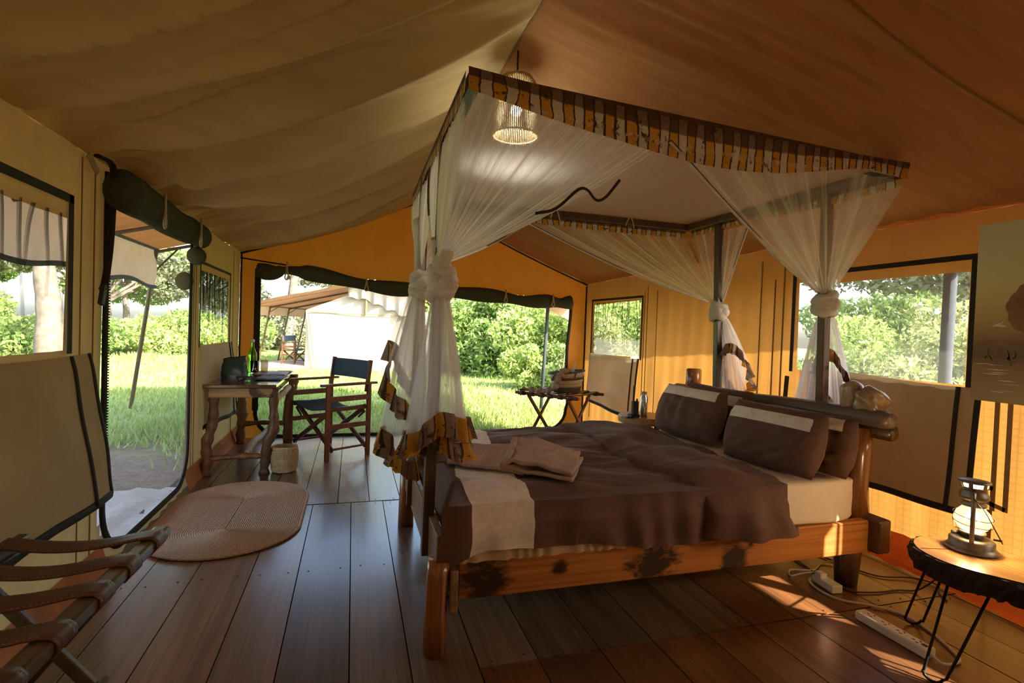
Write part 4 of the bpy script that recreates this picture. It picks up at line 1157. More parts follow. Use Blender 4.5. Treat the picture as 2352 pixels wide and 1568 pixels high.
for x in (-.185, .175):
    cb('cross_leg', (x, -.30, .44), (x, .31, .075), .024, .040, (0, 1, 1)); cb('cross_leg', (x + .03, .30, .44), (x + .03, -.31, .075), .024, .040, (0, 1, 1))
    for s in (-1, 1): cb('strut', (x + .015, s * .31, .415), (x + .015, s * .21, .345), .012, .018)
for s in (-1, 1): MB().tube([(-.2, s * .30, .085), (.2, s * .30, .085)], .011, 8).build('foot_rod', cw, ch, local=True)
MB().grid(lambda u, v: (-.205 + .41 * u, -.30 + .60 * v, .478 - .055 * math.sin(PI * v) ** 1.2 - .006 * math.sin(PI * u)), 16, 20).build('seat', M['chair_canvas'], ch, smooth=True, local=True, solid=.006)
MB().grid(lambda u, v: (.215 + .028 * v + .035 * math.sin(PI * u) ** .8, -.318 + .636 * u, .715 + .18 * v), 26, 8).build('backrest', M['chair_canvas'], ch, smooth=True, local=True, solid=.006)
cb('hanging_tie', (.235, -.30, .60), (.245, -.302, .46), .012, .004, (1, 0, 0), M['chair_canvas'])

# ================================================================== OVAL RUG
rug = thing('oval_rug', 'oval coiled sisal rug on the plank floor before the left door', 'rug', (-.69, 3.72, 0))
RC, RAX, RAY = (-.69, 3.72), .41, .69
wrug = waves(121, 5, 3, 9)
def rug_pt(r, a, lift):
    # rings round a short centre line
    d = r * RAX; a += .013
    x = RC[0] + d * math.cos(a)
    y = RC[1] + d * math.sin(a) + math.copysign(RAY - RAX, math.sin(a))
    z = .007 + lift + .006 * max(0, wrug(x * 1.5, y * 1.2)) * (1 - r ** 4)
    return (x, y, z)
mb = MB()
NR = 36
for k in range(NR):
    r = (k + .7) / NR
    mb.tube([rug_pt(r, a, .002) for a in np.linspace(0, 2 * PI, 90, endpoint=False)], .0062, 6, closed=True)
o = mb.build('coil', M['rug'], rug, smooth=True); o['kind'] = 'stuff'
mb = MB(); mb.add([rug_pt(1.0, a, -.006) for a in np.linspace(0, 2 * PI, 60, endpoint=False)], [tuple(range(60))])
mb.build('backing', M['rug'], rug)
MB().tube([rug_pt(1.005, a, .003) for a in np.linspace(0, 2 * PI, 120, endpoint=False)], .008, 6, closed=True).build('bound_edge', M['rug'], rug, smooth=True)

# ================================================================== LUGGAGE RACKS
def luggage_rack(label, c, rz, half_len, half_w, h, straps, sw, bw=.045, bh=.034, wmat='rack_wood', sag=.012, smat='leather'):
    """beams along local y, straps across local x"""
    rt = thing('luggage_rack', label, 'luggage rack', (c[0], c[1], 0), rz)
    for s in (-1, 1):
        MB().bar((s * half_w, -half_len, h), (s * half_w, half_len, h), bw, bh).build('beam', M[wmat], rt, local=True, bevel=.012)
        for e in (-1, 1):
            y = e * half_len * .62 + .018 * s
            MB().bar((s * half_w, y, h - .01), (-s * half_w * .82, y, 0.0), .022, .036, (1, 0, 0)).build('leg', M[wmat], rt, local=True, bevel=.004)
    for s in (-1, 1):
        MB().tube([(s * half_w * .62, -half_len * .62, h * .20), (s * half_w * .62, half_len * .62, h * .20)], .011, 8).build('stretcher', M[wmat], rt, local=True)
    for i, y in enumerate(straps):
        R = waves(200 + i, 4, 2, 6)
        prof = []
        e = bw / 2 + .004; t = bh / 2 + .004
        left = [(-half_w + e, h - t), (-half_w - e * .6, h - t - .002), (-half_w - e, h - t * .4), (-half_w - e, h + t * .5), (-half_w - e * .6, h + t + .001), (-half_w, h + t + .003), (-half_w + e, h + t)]
        mid = [(-half_w + e + (2 * half_w - 2 * e) * k / 10, h + t - sag * math.sin(PI * k / 10)) for k in range(1, 10)]
        right = [(-x, z) for x, z in left[::-1]]
        prof = left + mid + right
        n = len(prof) - 1
        def fn(u, v, prof=prof, n=n, y=y, R=R):
            k = min(int(u * n + 1e-6), n - 1); f = u * n - k
            x = prof[k][0] * (1 - f) + prof[k + 1][0] * f; z = prof[k][1] * (1 - f) + prof[k + 1][1] * f
            return (x, y + (v - .5) * sw + .004 * R(u * 4, 0), z + .002 * R(u * 3, v))
        S = MB().grid(fn, n * 2, 4).build('strap', M[smat], rt, local=True, smooth=True, solid=.005)
        mbs = MB()
        for v in (.07, .93):
            for k in range(60):
                q = Vector(fn((k + .5) / 60, v)); q2 = Vector(fn((k + .9) / 60, v))
                up = Vector((0, 0, .0034))
                if abs(q.x) > half_w: up = Vector((math.copysign(.0034, q.x), 0, .001))
                mbs.bar(q + up, q2 + up, .0016, .0010)
        if sw > .06:
            so = mbs.build('stitching', M['stitch'], S, local=True); so['kind'] = 'stuff'
    return rt
luggage_rack('folding luggage rack with wide brown leather straps close by the left window', (-.865, 1.60), math.radians(-2), .56, .21, .485, [.45, .26, .075, -.12, -.31, -.49], .085, .056, .040, sag=.02)
RK = math.atan2(5.61 - 5.01, 1.80 - 2.27)
rk = luggage_rack('small luggage rack with red-brown straps standing at the open back door', (2.26, 5.53), RK - PI / 2, .40, .30, .55, [-.30, -.18, -.06, .06, .18, .30], .055, wmat='chair_wood', sag=.01)
# striped basket bag on the rack
tb = thing('basket_bag', 'striped woven basket bag with brown leather handles on the luggage rack', 'bag', (2.30, 5.42, .575))
M['bag_straw'] = plain('pale_woven_straw', (.55, .47, .33), .8, noise=.2, scale=70, bump=.5)
M['bag_dark'] = plain('dark_woven_straw', (.085, .075, .06), .8, noise=.3, scale=70, bump=.5)
def bagp(u, v):
    a = 2 * PI * u; r = .145 + .055 * v ** .8
    k = 1 + .03 * math.sin(a * 3)
    return (2.30 + math.cos(a) * r * k, 5.42 + math.sin(a) * r * .62 * k, .577 + v * (.225 + .02 * math.cos(a)))
for i, (v0, v1) in enumerate(((0, .28), (.28, .42), (.42, .62), (.62, .74), (.74, 1))):
    MB().grid(lambda u, v: bagp(u, v0 + v * (v1 - v0)), 36, 3).build('woven_band', M['bag_dark' if i in (0, 3) else 'bag_straw'], tb, smooth=True, solid=.008)['label'] = ('dark' if i in (0, 3) else 'pale') + ' woven band'
MB().add([bagp(i / 24, .02) for i in range(24)], [tuple(range(24))]).build('bottom', M['bag_dark'], tb)
MB().tube([bagp(u, 1.0) for u in np.linspace(0, 1, 32)], .011, 6).build('rim', M['bag_dark'], tb, smooth=True)
for (ua, ub) in ((.52, .68), (.78, .94)):
    a, b = Vector(bagp(ua, .75)), Vector(bagp(ub, .75)); o_ = Vector((-.02, -.03, 0))
    MB().tube(catmull([a, a.lerp(b, .15) + o_ + Vector((0, 0, .03)), a.lerp(b, .5) + o_ + Vector((0, 0, .075)), a.lerp(b, .85) + o_ + Vector((0, 0, .03)), b], 5), .010, 6, squash=(1, .5)).build('handle', M['leather'], tb, smooth=True)
ws = waves(131, 6, 4, 12)
sc_ = thing('scarf', 'crumpled brown and cream scarf draped over the basket bag', 'scarf', (2.1, 5.3, .6))
mb = MB()
mb.tube(catmull([(2.27, 5.36, .815), (2.20, 5.31, .815), (2.14, 5.28, .74), (2.10, 5.27, .66), (2.02, 5.35, .60), (1.92, 5.47, .592), (1.83, 5.58, .590)], 8), [.05 + .012 * math.sin(i * 1.1) - .0006 * i for i in range(49)], 12, wob=.22, seed=5, squash=(.55, 1))
M['scarf'] = plain('brown_cream_scarf', (.36, .25, .16), .9, noise=.5, scale=26, bump=.4)
mb.build('cloth', M['scarf'], sc_, smooth=True)
mb = MB()
for i in range(10): mb.tube([(1.84 + rnd.uniform(-.03, .03), 5.57 + rnd.uniform(-.03, .03), .60), (1.80 + rnd.uniform(-.02, .02), 5.56 + rnd.uniform(-.05, .05), .585), (1.80 + rnd.uniform(-.03, .03), 5.53 + rnd.uniform(-.05, .05), .535)], .005, 5)
mb.build('fringe', M['throw_fringe'], sc_)
pap = MB().add([(2.34, 5.43, .76), (2.37, 5.40, .77), (2.385, 5.39, .93), (2.352, 5.42, .83)], [(0, 1, 2, 3)]).build('paper_slip', M['white_plastic'], solid=.002)
tag(pap, 'white pointed paper slip sticking up out of the basket bag', 'paper')

# ================================================================== BEDSIDE
bt = thing('bedside_table', 'low log bedside table half hidden behind the far side of the bed', 'table', (2.26, 3.73, 0))
MB().lathe([(1e-4, .545), (.20, .545), (.205, .56), (.205, .59), (.198, .60), (1e-4, .60)], (2.26, 3.73, 0), 26).build('top', M['slab_top'], bt, smooth=False)
for a in (0, 2.1, 4.2): log('leg', [(2.26 + .12 * math.cos(a), 3.73 + .12 * math.sin(a), .55), (2.26 + .15 * math.cos(a), 3.73 + .15 * math.sin(a), 0)], [.025, .022], M['log_dark'], 8, .05, bt, int(a * 10))
rd = thing('handheld_radio', 'black handheld radio with long antenna standing behind the far pillow', 'radio', (2.135, 3.66, .60))
MB().box((2.135, 3.66, .665), (.052, .034, .12)).build('body', M['slot'], rd, bevel=.006)
MB().box((2.133, 3.641, .655), (.040, .004, .07)).build('front_panel', M['grey_pole'], rd)
MB().lathe([(.007, .725), (.006, .76), (.005, .84), (.004, .845)], (2.118, 3.66, 0), 8).build('antenna', M['cable_black'], rd)
MB().lathe([(.007, .725), (.007, .742)], (2.150, 3.66, 0), 10).build('knob', M['cable_black'], rd)
MB().box((2.12, 3.65, .612), (.075, .06, .022)).build('charger_cradle', M['slot'], rd, bevel=.004)
fl = MB().lathe([(1e-4, 0), (.030, .001), (.031, .006), (.031, .15), (.022, .165), (.022, .195), (1e-4, .197)], (2.225, 3.68, .60), 20).build('flask', plain('brushed_steel', (.55, .52, .48), .25, .9), smooth=True)
tag(fl, 'small steel flask beside the radio behind the far pillow', 'flask')
o = MB().box((2.06, 3.60, .607), (.06, .03, .013)).build('phone', M['slot'], bevel=.003); tag(o, 'small black phone lying before the handheld radio', 'phone')

# ================================================================== SLAB SIDE TABLE
st = thing('side_table', 'live-edge slab side table on black hairpin legs by the lamp', 'table', (2.24, 1.36, 0))
st['label'] = 'live-edge wood slab side table on black hairpin legs, carrying the lantern'
outl = [(2.13, 1.505), (2.18, 1.535), (2.25, 1.545), (2.33, 1.505), (2.375, 1.41), (2.405, 1.29), (2.42, 1.12), (2.37, 1.0), (2.28, .96), (2.20, 1.03), (2.155, 1.14), (2.115, 1.205), (2.075, 1.275), (2.06, 1.36), (2.085, 1.45)]
OC = catmull([(x, y, 0) for x, y in outl + outl[:1]], 5)[:-1]
cx_, cy_ = 2.24, 1.27
mb = MB(); n = len(OC)
ringp = [(0, .468, 0), (0, .470, .006)]
mb.add([(p.x + (cx_ - p.x) * .02, p.y + (cy_ - p.y) * .02, .470) for p in OC], [tuple(range(n))])
top = mb.build('slab_top', M['slab_top'], st)
mb = MB()
Rb = random.Random(9)
rows = [(.470, -.01), (.466, .012), (.445, .022), (.42, .016), (.395, .006), (.378, -.03)]
vs = []
for (z, o) in rows:
    for p in OC:
        d = Vector((p.x - cx_, p.y - cy_, 0)).normalized(); q = p + d * (o - .008 + Rb.uniform(-.007, .007))
        vs.append((q.x, q.y, z + (Rb.uniform(-.008, .008) if z < .46 else 0)))
fs = [(i * n + j, i * n + (j + 1) % n, (i + 1) * n + (j + 1) % n, (i + 1) * n + j) for i in range(5) for j in range(n)] + [tuple((5 * n + j) for j in range(n))]
mb.add(vs, fs); mb.build('bark_edge', M['bark'], st)
MB().bar((2.10, 1.45, .4705), (2.23, 1.41, .4705), .004, .001).build('crack', M['bark'], st)
def hairpin(t1, t2, foot):
    a, b, f = Vector((*t1, .385)), Vector((*t2, .385)), Vector((*foot, .006))
    d = (b - a).normalized()
    pts = [a, a.lerp(f - d * .032, .93)] + [f + d * (.032 * -math.cos(t)) + Vector((0, 0, .030 * (1 - math.sin(t)))) for t in np.linspace(.25, PI - .25, 7)] + [b.lerp(f + d * .032, .93), b]
    MB().tube(pts, .0052, 8).build('leg', M['black_metal'], st, smooth=True)
hairpin((2.165, 1.385), (2.20, 1.27), (2.085, 1.375)); hairpin((2.22, 1.50), (2.26, 1.46), (2.42, 1.69)); hairpin((2.30, 1.10), (2.36, 1.12), (2.42, .95))

# ---- hurricane lantern
LXY = (2.285, 1.395); LZ = .472
ln = thing('hurricane_lantern', 'lit old tin hurricane lantern standing on the slab side table', 'lantern', (*LXY, LZ))
dcam = Vector((-.85, -.52, 0)).normalized(); dper = Vector((dcam.y, -dcam.x, 0))
lm = M['lantern_metal']
def LL(prof, name, mat=lm, n=28, par=None, dx=Vector((0, 0, 0))): return MB().lathe(prof, (LXY[0] + dx.x, LXY[1] + dx.y, LZ), n).build(name, mat, par or ln, smooth=True)
LL([(1e-4, 0), (.080, 0), (.082, .006), (.074, .014), (.070, .020), (.070, .038), (.062, .046), (.040, .050), (1e-4, .050)], 'fuel_tank')
LL([(.030, .048), (.034, .052), (.034, .062), (.042, .064), (.042, .070), (.030, .072)], 'burner')
LL([(.028, .072), (.045, .085), (.056, .105), (.058, .122), (.050, .145), (.036, .160), (.032, .166)], 'globe', M['globe'])
LL([(.032, .164), (.038, .168), (.040, .178), (.033, .184), (.042, .196), (.047, .200), (.046, .210), (.040, .222), (.038, .236), (.043, .240)], 'chimney')
LL([(.030, .240), (.031, .256)], 'vent_ring', M['flame'], 20)
LL([(.042, .256), (.050, .259), (.050, .264), (.020, .268), (1e-4, .268)], 'cap')
for i in range(6):
    a = i * PI / 3 + .3
    MB().bar((LXY[0] + .040 * math.cos(a), LXY[1] + .040 * math.sin(a), LZ + .238), (LXY[0] + .043 * math.cos(a), LXY[1] + .043 * math.sin(a), LZ + .258), .014, .002, (math.cos(a), math.sin(a), 0)).build('vent_post', lm, ln)
C0 = Vector((LXY[0], LXY[1], LZ))
for s in (1, -1):
    MB().tube([C0 + dcam * s * q + Vector((0, 0, z)) for q, z in ((.060, .03), (.064, .06), (.066, .13), (.060, .20), (.050, .222), (.036, .226))], .0095, 8, squash=(1, .7)).build('air_tube', lm, ln, smooth=True)
mbw = MB()
for z, r in ((.105, .060), (.132, .060)):
    mbw.tube([C0 + Vector((r * math.cos(a), r * math.sin(a), z + .008 * math.sin(a))) for a in np.linspace(0, 2 * PI, 28, endpoint=False)], .0014, 5, closed=True)
mbw.tube([C0 + dper * .06 + Vector((0, 0, .11)), C0 + dper * .05 + dcam * .04 + Vector((0, 0, .085)), C0 + dper * -.02 + dcam * .062 + Vector((0, 0, .075))], .0014, 5)
mbw.build('guard_wire', M['black_metal'], ln)
MB().tube(catmull([C0 + dcam * .065 + Vector((0, 0, .21)), C0 + dcam * .06 + dper * -.03 + Vector((0, 0, .17)), C0 + dcam * .05 + dper * -.065 + Vector((0, 0, .10)), C0 + dcam * .02 + dper * -.085 + Vector((0, 0, .052)), C0 + dcam * -.05 + dper * -.075 + Vector((0, 0, .06)), C0 - dcam * .065 + Vector((0, 0, .20))], 6), .0018, 6).build('bail_handle', M['black_metal'], ln)
LL([(.014, .040), (.015, .054), (.012, .058), (1e-4, .058)], 'filler_cap', lm, 14, None, dper * .048 - dcam * .01)
MB().tube([C0 + dper * -.06 + Vector((0, 0, .055)), C0 + dper * -.085 + Vector((0, 0, .056))], .004, 6).build('wick_knob', M['black_metal'], ln)
MB().ball((LXY[0], LXY[1], LZ + .135), .016, 12, 8, (1, 1, 1.2)).build('bulb', M['flame'], ln, smooth=True)
ld = bpy.data.lights.new('lantern_light', 'POINT'); ld.energy = 8; ld.color = (1, .66, .30); ld.shadow_soft_size = .025
lo = bpy.data.objects.new('lantern_light', ld); COL.objects.link(lo); lo.location = (0, 0, .122); lo.parent = ln

# ================================================================== PAINTING
pt_ = thing('painting', 'unframed canvas painting of a white bird over reeds and water on the right wall', 'painting', (3.06, 1.5, 1.42))
def paint():
    t = NT('painted_landscape'); c = t.coord('Object')
    sp = t.n('ShaderNodeSeparateXYZ'); t.put(sp.inputs[0], c)
    n = t.noise(t.coord('Object', (1, 2, 9)), 4, 5, .6)
    z = t.math('ADD', sp.outputs[2], t.math('MULTIPLY', t.math('SUBTRACT', n, .5), .10))
    f = t.val(z, -.45, .45, 0, 1)
    col = t.ramp(f, [(0, (.36, .28, .13)), (.20, (.27, .18, .10)), (.255, (.17, .11, .075)), (.32, (.21, .14, .08)), (.42, (.42, .30, .15)), (.55, (.60, .50, .26)), (.66, (.66, .62, .38)), (1, (.66, .65, .46))])
    return t.done(t.bsdf(col, .7))
MB().box((3.065, 1.53, 1.42), (.03, .75, .89)).build('canvas', paint(), pt_, bevel=.003)
M['p_brown'] = plain('painted_brown', (.27, .13, .07), .7, noise=.25, scale=14)
M['p_white'] = plain('painted_white', (.66, .62, .52), .7, noise=.05)
M['p_reed'] = plain('painted_reed', (.22, .16, .08), .7, noise=.2)
xp = 3.0485
crown = [(1.662 + .105 * (1 + .04 * math.sin(7 * a) + .03 * math.sin(12 * a + 1)) * math.cos(a), 1.435 + .120 * (1 + .04 * math.sin(6 * a + 1) + .03 * math.sin(13 * a)) * math.sin(a)) for a in np.linspace(0, 2 * PI, 64, endpoint=False)]
MB().add([(xp, y, z) for y, z in crown], [tuple(range(64))]).build('painted_tree', M['p_brown'], pt_)
MB().add([(xp, 1.672, 1.33), (xp, 1.654, 1.33), (xp, 1.648, 1.17), (xp, 1.678, 1.17)], [(0, 1, 2, 3)]).build('painted_trunk', M['p_brown'], pt_)
MB().add([(xp - .001, y, z) for y, z in [(y - .028, z) for y, z in ((1.855, 1.345), (1.835, 1.362), (1.818, 1.365), (1.80, 1.380), (1.812, 1.357), (1.790, 1.356), (1.80, 1.345), (1.835, 1.350))]], [tuple(range(8))]).build('painted_bird', M['p_white'], pt_)
mb = MB(); mb2 = MB(); Rp = random.Random(3)
for i in range(26):
    z = 1.02 + .16 * Rp.random(); y = Rp.uniform(1.3, 1.86); w = Rp.uniform(.03, .16); h = Rp.uniform(.001, .003)
    mb.add([(xp, min(1.903, y + w / 2), z), (xp, y, z - h), (xp, y - w / 2, z), (xp, y, z + h)], [(0, 1, 2, 3)])
for i in range(70):
    y = Rp.uniform(1.25, 1.88); z = 1.17 + Rp.uniform(-.01, .03); h = Rp.uniform(.05, .15); lean = Rp.uniform(-.05, .05)
    mb2.add([(xp + .0002, y - .003, z), (xp + .0002, y + .003, z), (xp + .0002, y + lean, z + h)], [(0, 1, 2)])
o = mb.build('painted_ripple', M['p_white'], pt_); o['kind'] = 'stuff'
o = mb2.build('painted_reed', M['p_reed'], pt_); o['kind'] = 'stuff'

# ================================================================== POWER STRIP AND CABLES
ps = thing('power_strip', 'long white power strip with four sockets lying on the floor', 'power strip', (2.23, 1.635, 0))
MB().box((2.23, 1.635, .022), (.060, .31, .040)).build('body', M['white_plastic'], ps, bevel=.008)
for i in range(4):
    y = 1.735 - i * .066
    mb = MB()
    for dx, dy, a in ((0, .012, 0), (-.011, -.008, .5), (.011, -.008, -.5)):
        mb.box((2.23 + dx, y + dy, .0425), (.004, .011, .0016), Matrix.Rotation(a, 3, 'Z'))
    mb.build('socket', M['slot'], ps)
MB().box((2.23, 1.505, .043), (.012, .02, .004)).build('switch', M['slot'], ps)
ad = thing('plug_adapter', 'white box adapter with a plug beneath the bed rail', 'adapter', (2.33, 2.07, 0))
MB().box((2.335, 2.055, .021), (.062, .135, .040), Matrix.Rotation(-.12, 3, 'Z')).build('body', M['white_plastic'], ad, bevel=.005)
MB().box((2.325, 2.085, .054), (.038, .045, .028), Matrix.Rotation(-.12, 3, 'Z')).build('plug', M['white_plastic'], ad, bevel=.005)
MB().box((2.325, 2.108, .056), (.014, .002, .012)).build('socket', M['slot'], ad)
cbw = MB().tube(catmull([(2.23, 1.478, .02), (2.235, 1.44, .008), (2.29, 1.43, .007), (2.35, 1.46, .007), (2.43, 1.62, .007), (2.45, 1.76, .007), (2.37, 1.86, .007), (2.28, 1.93, .007), (2.26, 2.03, .007), (2.29, 2.12, .008), (2.335, 2.128, .02)], 8), .0052, 8).build('white_cable', M['cable_white'], smooth=True)
tag(cbw, 'white cable looping from the power strip to the adapter box', 'cable')
c2 = MB().tube(catmull([(2.325, 2.11, .058), (2.28, 2.16, .03), (2.24, 2.19, .008), (2.30, 2.25, .007), (2.42, 2.22, .007), (2.55, 2.28, .007), (2.66, 2.24, .03), (2.66, 2.18, .06)], 8), .0045, 8).build('plug_cable', M['cable_white'], smooth=True)
tag(c2, 'white plug cable curling away from the adapter under the bed', 'cable')
c3 = MB().tube(catmull([(2.47, 2.5, .006), (2.42, 2.28, .006), (2.40, 2.16, .006), (2.40, 2.0, .006), (2.52, 1.95, .006), (2.66, 1.94, .006), (2.76, 1.90, .02), (2.78, 1.80, .16), (2.66, 1.66, .34), (2.48, 1.50, .40), (2.38, 1.40, .44)], 8), .0042, 8).build('black_cable', M['cable_black'], smooth=True)
c3 = tag(c3, 'black cable running from the bed leg up to the slab table', 'cable')
c4 = MB().tube(catmull([(2.60, 2.45, .006), (2.66, 2.2, .006), (2.72, 2.08, .006), (2.86, 2.02, .012), (2.90, 1.92, .02), (2.84, 1.86, .006), (2.80, 1.80, .006)], 8), .004, 8).build('black_lead', M['cable_black'], smooth=True)
tag(c4, 'second black lead coiling on the orange groundsheet by the bed', 'cable')

# ================================================================== OUTSIDE
GZ = -.14
def ground_mat():
    t = NT('lawn_and_dirt'); c = t.coord('Object')
    n = t.noise(c, .35, 5, .6); n2 = t.noise(c, 9, 5, .7); n3 = t.noise(c, 1.3, 4, .6)
    g = t.ramp(n2, [(.3, (.20, .26, .08)), (.55, (.30, .37, .12)), (.75, (.42, .47, .20))])
    d = t.ramp(n2, [(.3, (.20, .145, .10)), (.7, (.34, .26, .20))])
    sp = t.n('ShaderNodeSeparateXYZ'); t.put(sp.inputs[0], c)
    # trodden dirt beside the tent and a footpath past the neighbouring tent
    bx = t.val(sp.outputs[0], -4.4, -3.2, 0, 1); by = t.val(sp.outputs[1], 7.4, 6.2, 0, 1)
    beside = t.math('MULTIPLY', bx, by)
    back = t.math('MULTIPLY', t.val(sp.outputs[1], 7.6, 6.5, 0, 1), t.val(n3, .38, .5, 0, .8))
    pth = t.math('ABSOLUTE', t.math('SUBTRACT', t.math('ADD', sp.outputs[0], t.math('MULTIPLY', n, 1.5)), 3.0), 0)
    pth = t.math('MULTIPLY', t.val(pth, .9, .3, 0, 1), t.val(sp.outputs[1], 10.5, 12.5, 0, 1))
    pat = t.val(n, .60, .68, 0, .8)
    f = t.math('MAXIMUM', t.math('MAXIMUM', beside, back), t.math('MAXIMUM', pth, pat))
    f = t.math('MINIMUM', t.math('MULTIPLY', f, t.val(n3, .25, .5, .55, 1.05)), 1.0)
    return t.done(t.bsdf(t.mix(f, g, d), .95, t.bump(n2, .6, .05), spec=.1))
gw = waves(141, 5, .15, .6)
ground = MB().grid(lambda u, v: (-60 + u * 130, -10 + v * 110, GZ - .02 + .03 * gw(-60 + u * 130, -10 + v * 110) * (1 if v > .15 else 0)), 90, 80).build('ground', ground_mat(), smooth=True)
struct(ground)
gc = MB().grid(lambda u, v: (XL - .06 - u * 1.15, 2.75 + v * 1.75, -.02 - .022 * u + .012 * wl(u * 6, v * 9)), 24, 24).build('ground_cloth', M['white_knot'], smooth=True)
tag(gc, 'pale wrinkled groundcloth on the earth outside the left mesh door', 'groundcloth')

def leafy(name, c1, c2, c3):
    t = NT(name); g = t.n('ShaderNodeNewGeometry')
    col = t.ramp(g.outputs['Random Per Island'], [(0, c1), (.5, c2), (1, c3)])
    d = t.n('ShaderNodeBsdfDiffuse'); t.put(d.inputs[0], col)
    tr = t.n('ShaderNodeBsdfTranslucent'); t.put(tr.inputs[0], col)
    return t.done(t.mixs(.42, d.outputs[0], tr.outputs[0]))
LEAF = {
    'bright': leafy('bright_green_leaf', (.22, .32, .07), (.36, .47, .13), (.52, .57, .25)),
    'mid': leafy('mid_green_leaf', (.14, .24, .06), (.26, .38, .10), (.40, .48, .18)),
    'grey': leafy('grey_green_leaf', (.13, .15, .09), (.24, .26, .15), (.38, .38, .26)),
    'tan': leafy('dry_grass_green_leaf', (.22, .27, .09), (.34, .38, .14), (.50, .50, .26))}
M['trunk'] = plain('grey_tree_bark', (.15, .125, .10), .9, noise=.35, scale=6, bump=.6)
def leaves(blobs, n, size, seed, flat=.0):
    """n rhombic leaves scattered through a list of (centre, radii)"""
    r = np.random.default_rng(seed)
    B = np.array([(*c, *s) for c, s in blobs]); wts = B[:, 3] * B[:, 4]; wts /= wts.sum()
    k = r.choice(len(B), n, p=wts)
    d = r.normal(size=(n, 3)); d /= np.linalg.norm(d, axis=1)[:, None]
    rad = r.uniform(.35, 1, (n, 1)) ** .45
    p = B[k, :3] + d * rad * B[k, 3:6]
    a = r.normal(size=(n, 3)) + d * .5; a /= np.linalg.norm(a, axis=1)[:, None]
    b = r.normal(size=(n, 3)); b -= a * (b * a).sum(1)[:, None]; b /= np.linalg.norm(b, axis=1)[:, None]
    s = size * r.uniform(.6, 1.4, (n, 1))
    v = np.stack([p - a * s, p + b * s * .45, p + a * s, p - b * s * .45], 1)
    v[:, :, 2] = np.maximum(v[:, :, 2], .02)
    return v.reshape(-1, 3), np.arange(n * 4).reshape(n, 4)
def shrub(x, y, R, Hh, kind, n, size, seed, label, group=None, name='shrub'):
    r = random.Random(seed)
    root = thing(name, label, 'shrub', (x, y, GZ), 0, group)
    blobs = []
    for i in range(22):
        a = r.uniform(0, 2 * PI); q = R * r.uniform(.1, .85) ; h = Hh * (r.uniform(.35, .82) if i % 2 else r.uniform(.08, .3)) * (1 - .25 * q / R)
        s = R * r.uniform(.22, .42)
        blobs.append(((q * math.cos(a), q * math.sin(a), h), (s, s, min(s * .85, Hh * .3))))
    v, f = leaves(blobs, int(n * 1.5), size * .85, seed)
    fast_mesh('foliage', v, f, LEAF[kind], root)
    mb = MB()
    for b in blobs[:9]:
        mb.tube([(0, 0, 0), (b[0][0] * .5, b[0][1] * .5, b[0][2] * .6), b[0]], [.03, .02, .008], 5)
    mb.build('stem', M['trunk'], root, local=True)
    return root
def tree(x, y, Hh, R, kind, n, size, seed, label, tr=.16, umbrella=True, group=None, lean=.3):
    r = random.Random(seed)
    root = thing('tree', label, 'tree', (x, y, GZ), 0, group)
    mb = MB(); top = Vector((r.uniform(-lean, lean), r.uniform(-lean, lean), Hh * .5))
    mb.tube(catmull([(0, 0, 0), (top.x * .3 + .05, top.y * .3, Hh * .2), (top.x * .7, top.y * .7, Hh * .36), top], 4), [tr * (1.25 - .05 * i) for i in range(13)], 9, wob=.06, seed=seed)
    mb.build('trunk', M['trunk'], root, local=True, smooth=True)
    blobs = []; mb = MB()
    for i in range(13):
        a = r.uniform(0, 2 * PI); q = R * r.uniform(.15, .85); h = Hh * (r.uniform(.78, .98) if umbrella else r.uniform(.45, .98)) - .08 * Hh * (q / R) ** 2
        s = R * r.uniform(.25, .42); c = (top.x + q * math.cos(a), top.y + q * math.sin(a), h)
        blobs.append((c, (s, s, s * (.28 if umbrella else .7))))
        m = top.lerp(Vector(c), .5) + Vector((0, 0, -.04 * Hh))
        mb.tube([top.lerp(Vector((0, 0, 0)), r.uniform(0, .25)), m, c], [tr * .5, tr * .3, tr * .1], 5)
    mb.build('branch', M['trunk'], root, local=True)
    v, f = leaves(blobs, n, size, seed)
    fast_mesh('foliage', v, f, LEAF[kind], root)
    return root
# behind the open back door and the small right window
shrub(6.0, 13.8, 2.3, 2.7, 'bright', 11000, .085, 1, 'large sunlit shrub behind the grey pole seen through the back door')
shrub(3.9, 16.2, 2.0, 3.1, 'mid', 10000, .09, 2, 'dense green shrub behind the footpath in the middle of the back door')
shrub(2.6, 19.5, 2.2, 3.3, 'bright', 9000, .10, 3, 'pale green shrub farthest behind the white net in the back door')
shrub(4.25, 11.4, .95, 1.2, 'bright', 6500, .06, 4, 'low leafy shrub on the grass left of the grey pole')
shrub(5.35, 10.6, 1.1, 1.9, 'tan', 8000, .06, 5, 'yellowish shrub right of the grey pole at the back door')
shrub(8.0, 17.5, 3.0, 4.4, 'mid', 11000, .11, 6, 'tall shrub beyond the sunlit one at the right of the back door')
shrub(5.4, 20.5, 2.6, 4.6, 'mid', 9000, .12, 7, 'tall shrub over the footpath at the top of the back door')
shrub(7.6, 10.6, 1.7, 2.3, 'mid', 9000, .07, 8, 'green shrub filling the small right window')
shrub(7.0, 12.3, 1.5, 3.0, 'bright', 8000, .07, 9, 'tall light shrub at the left of the small right window')
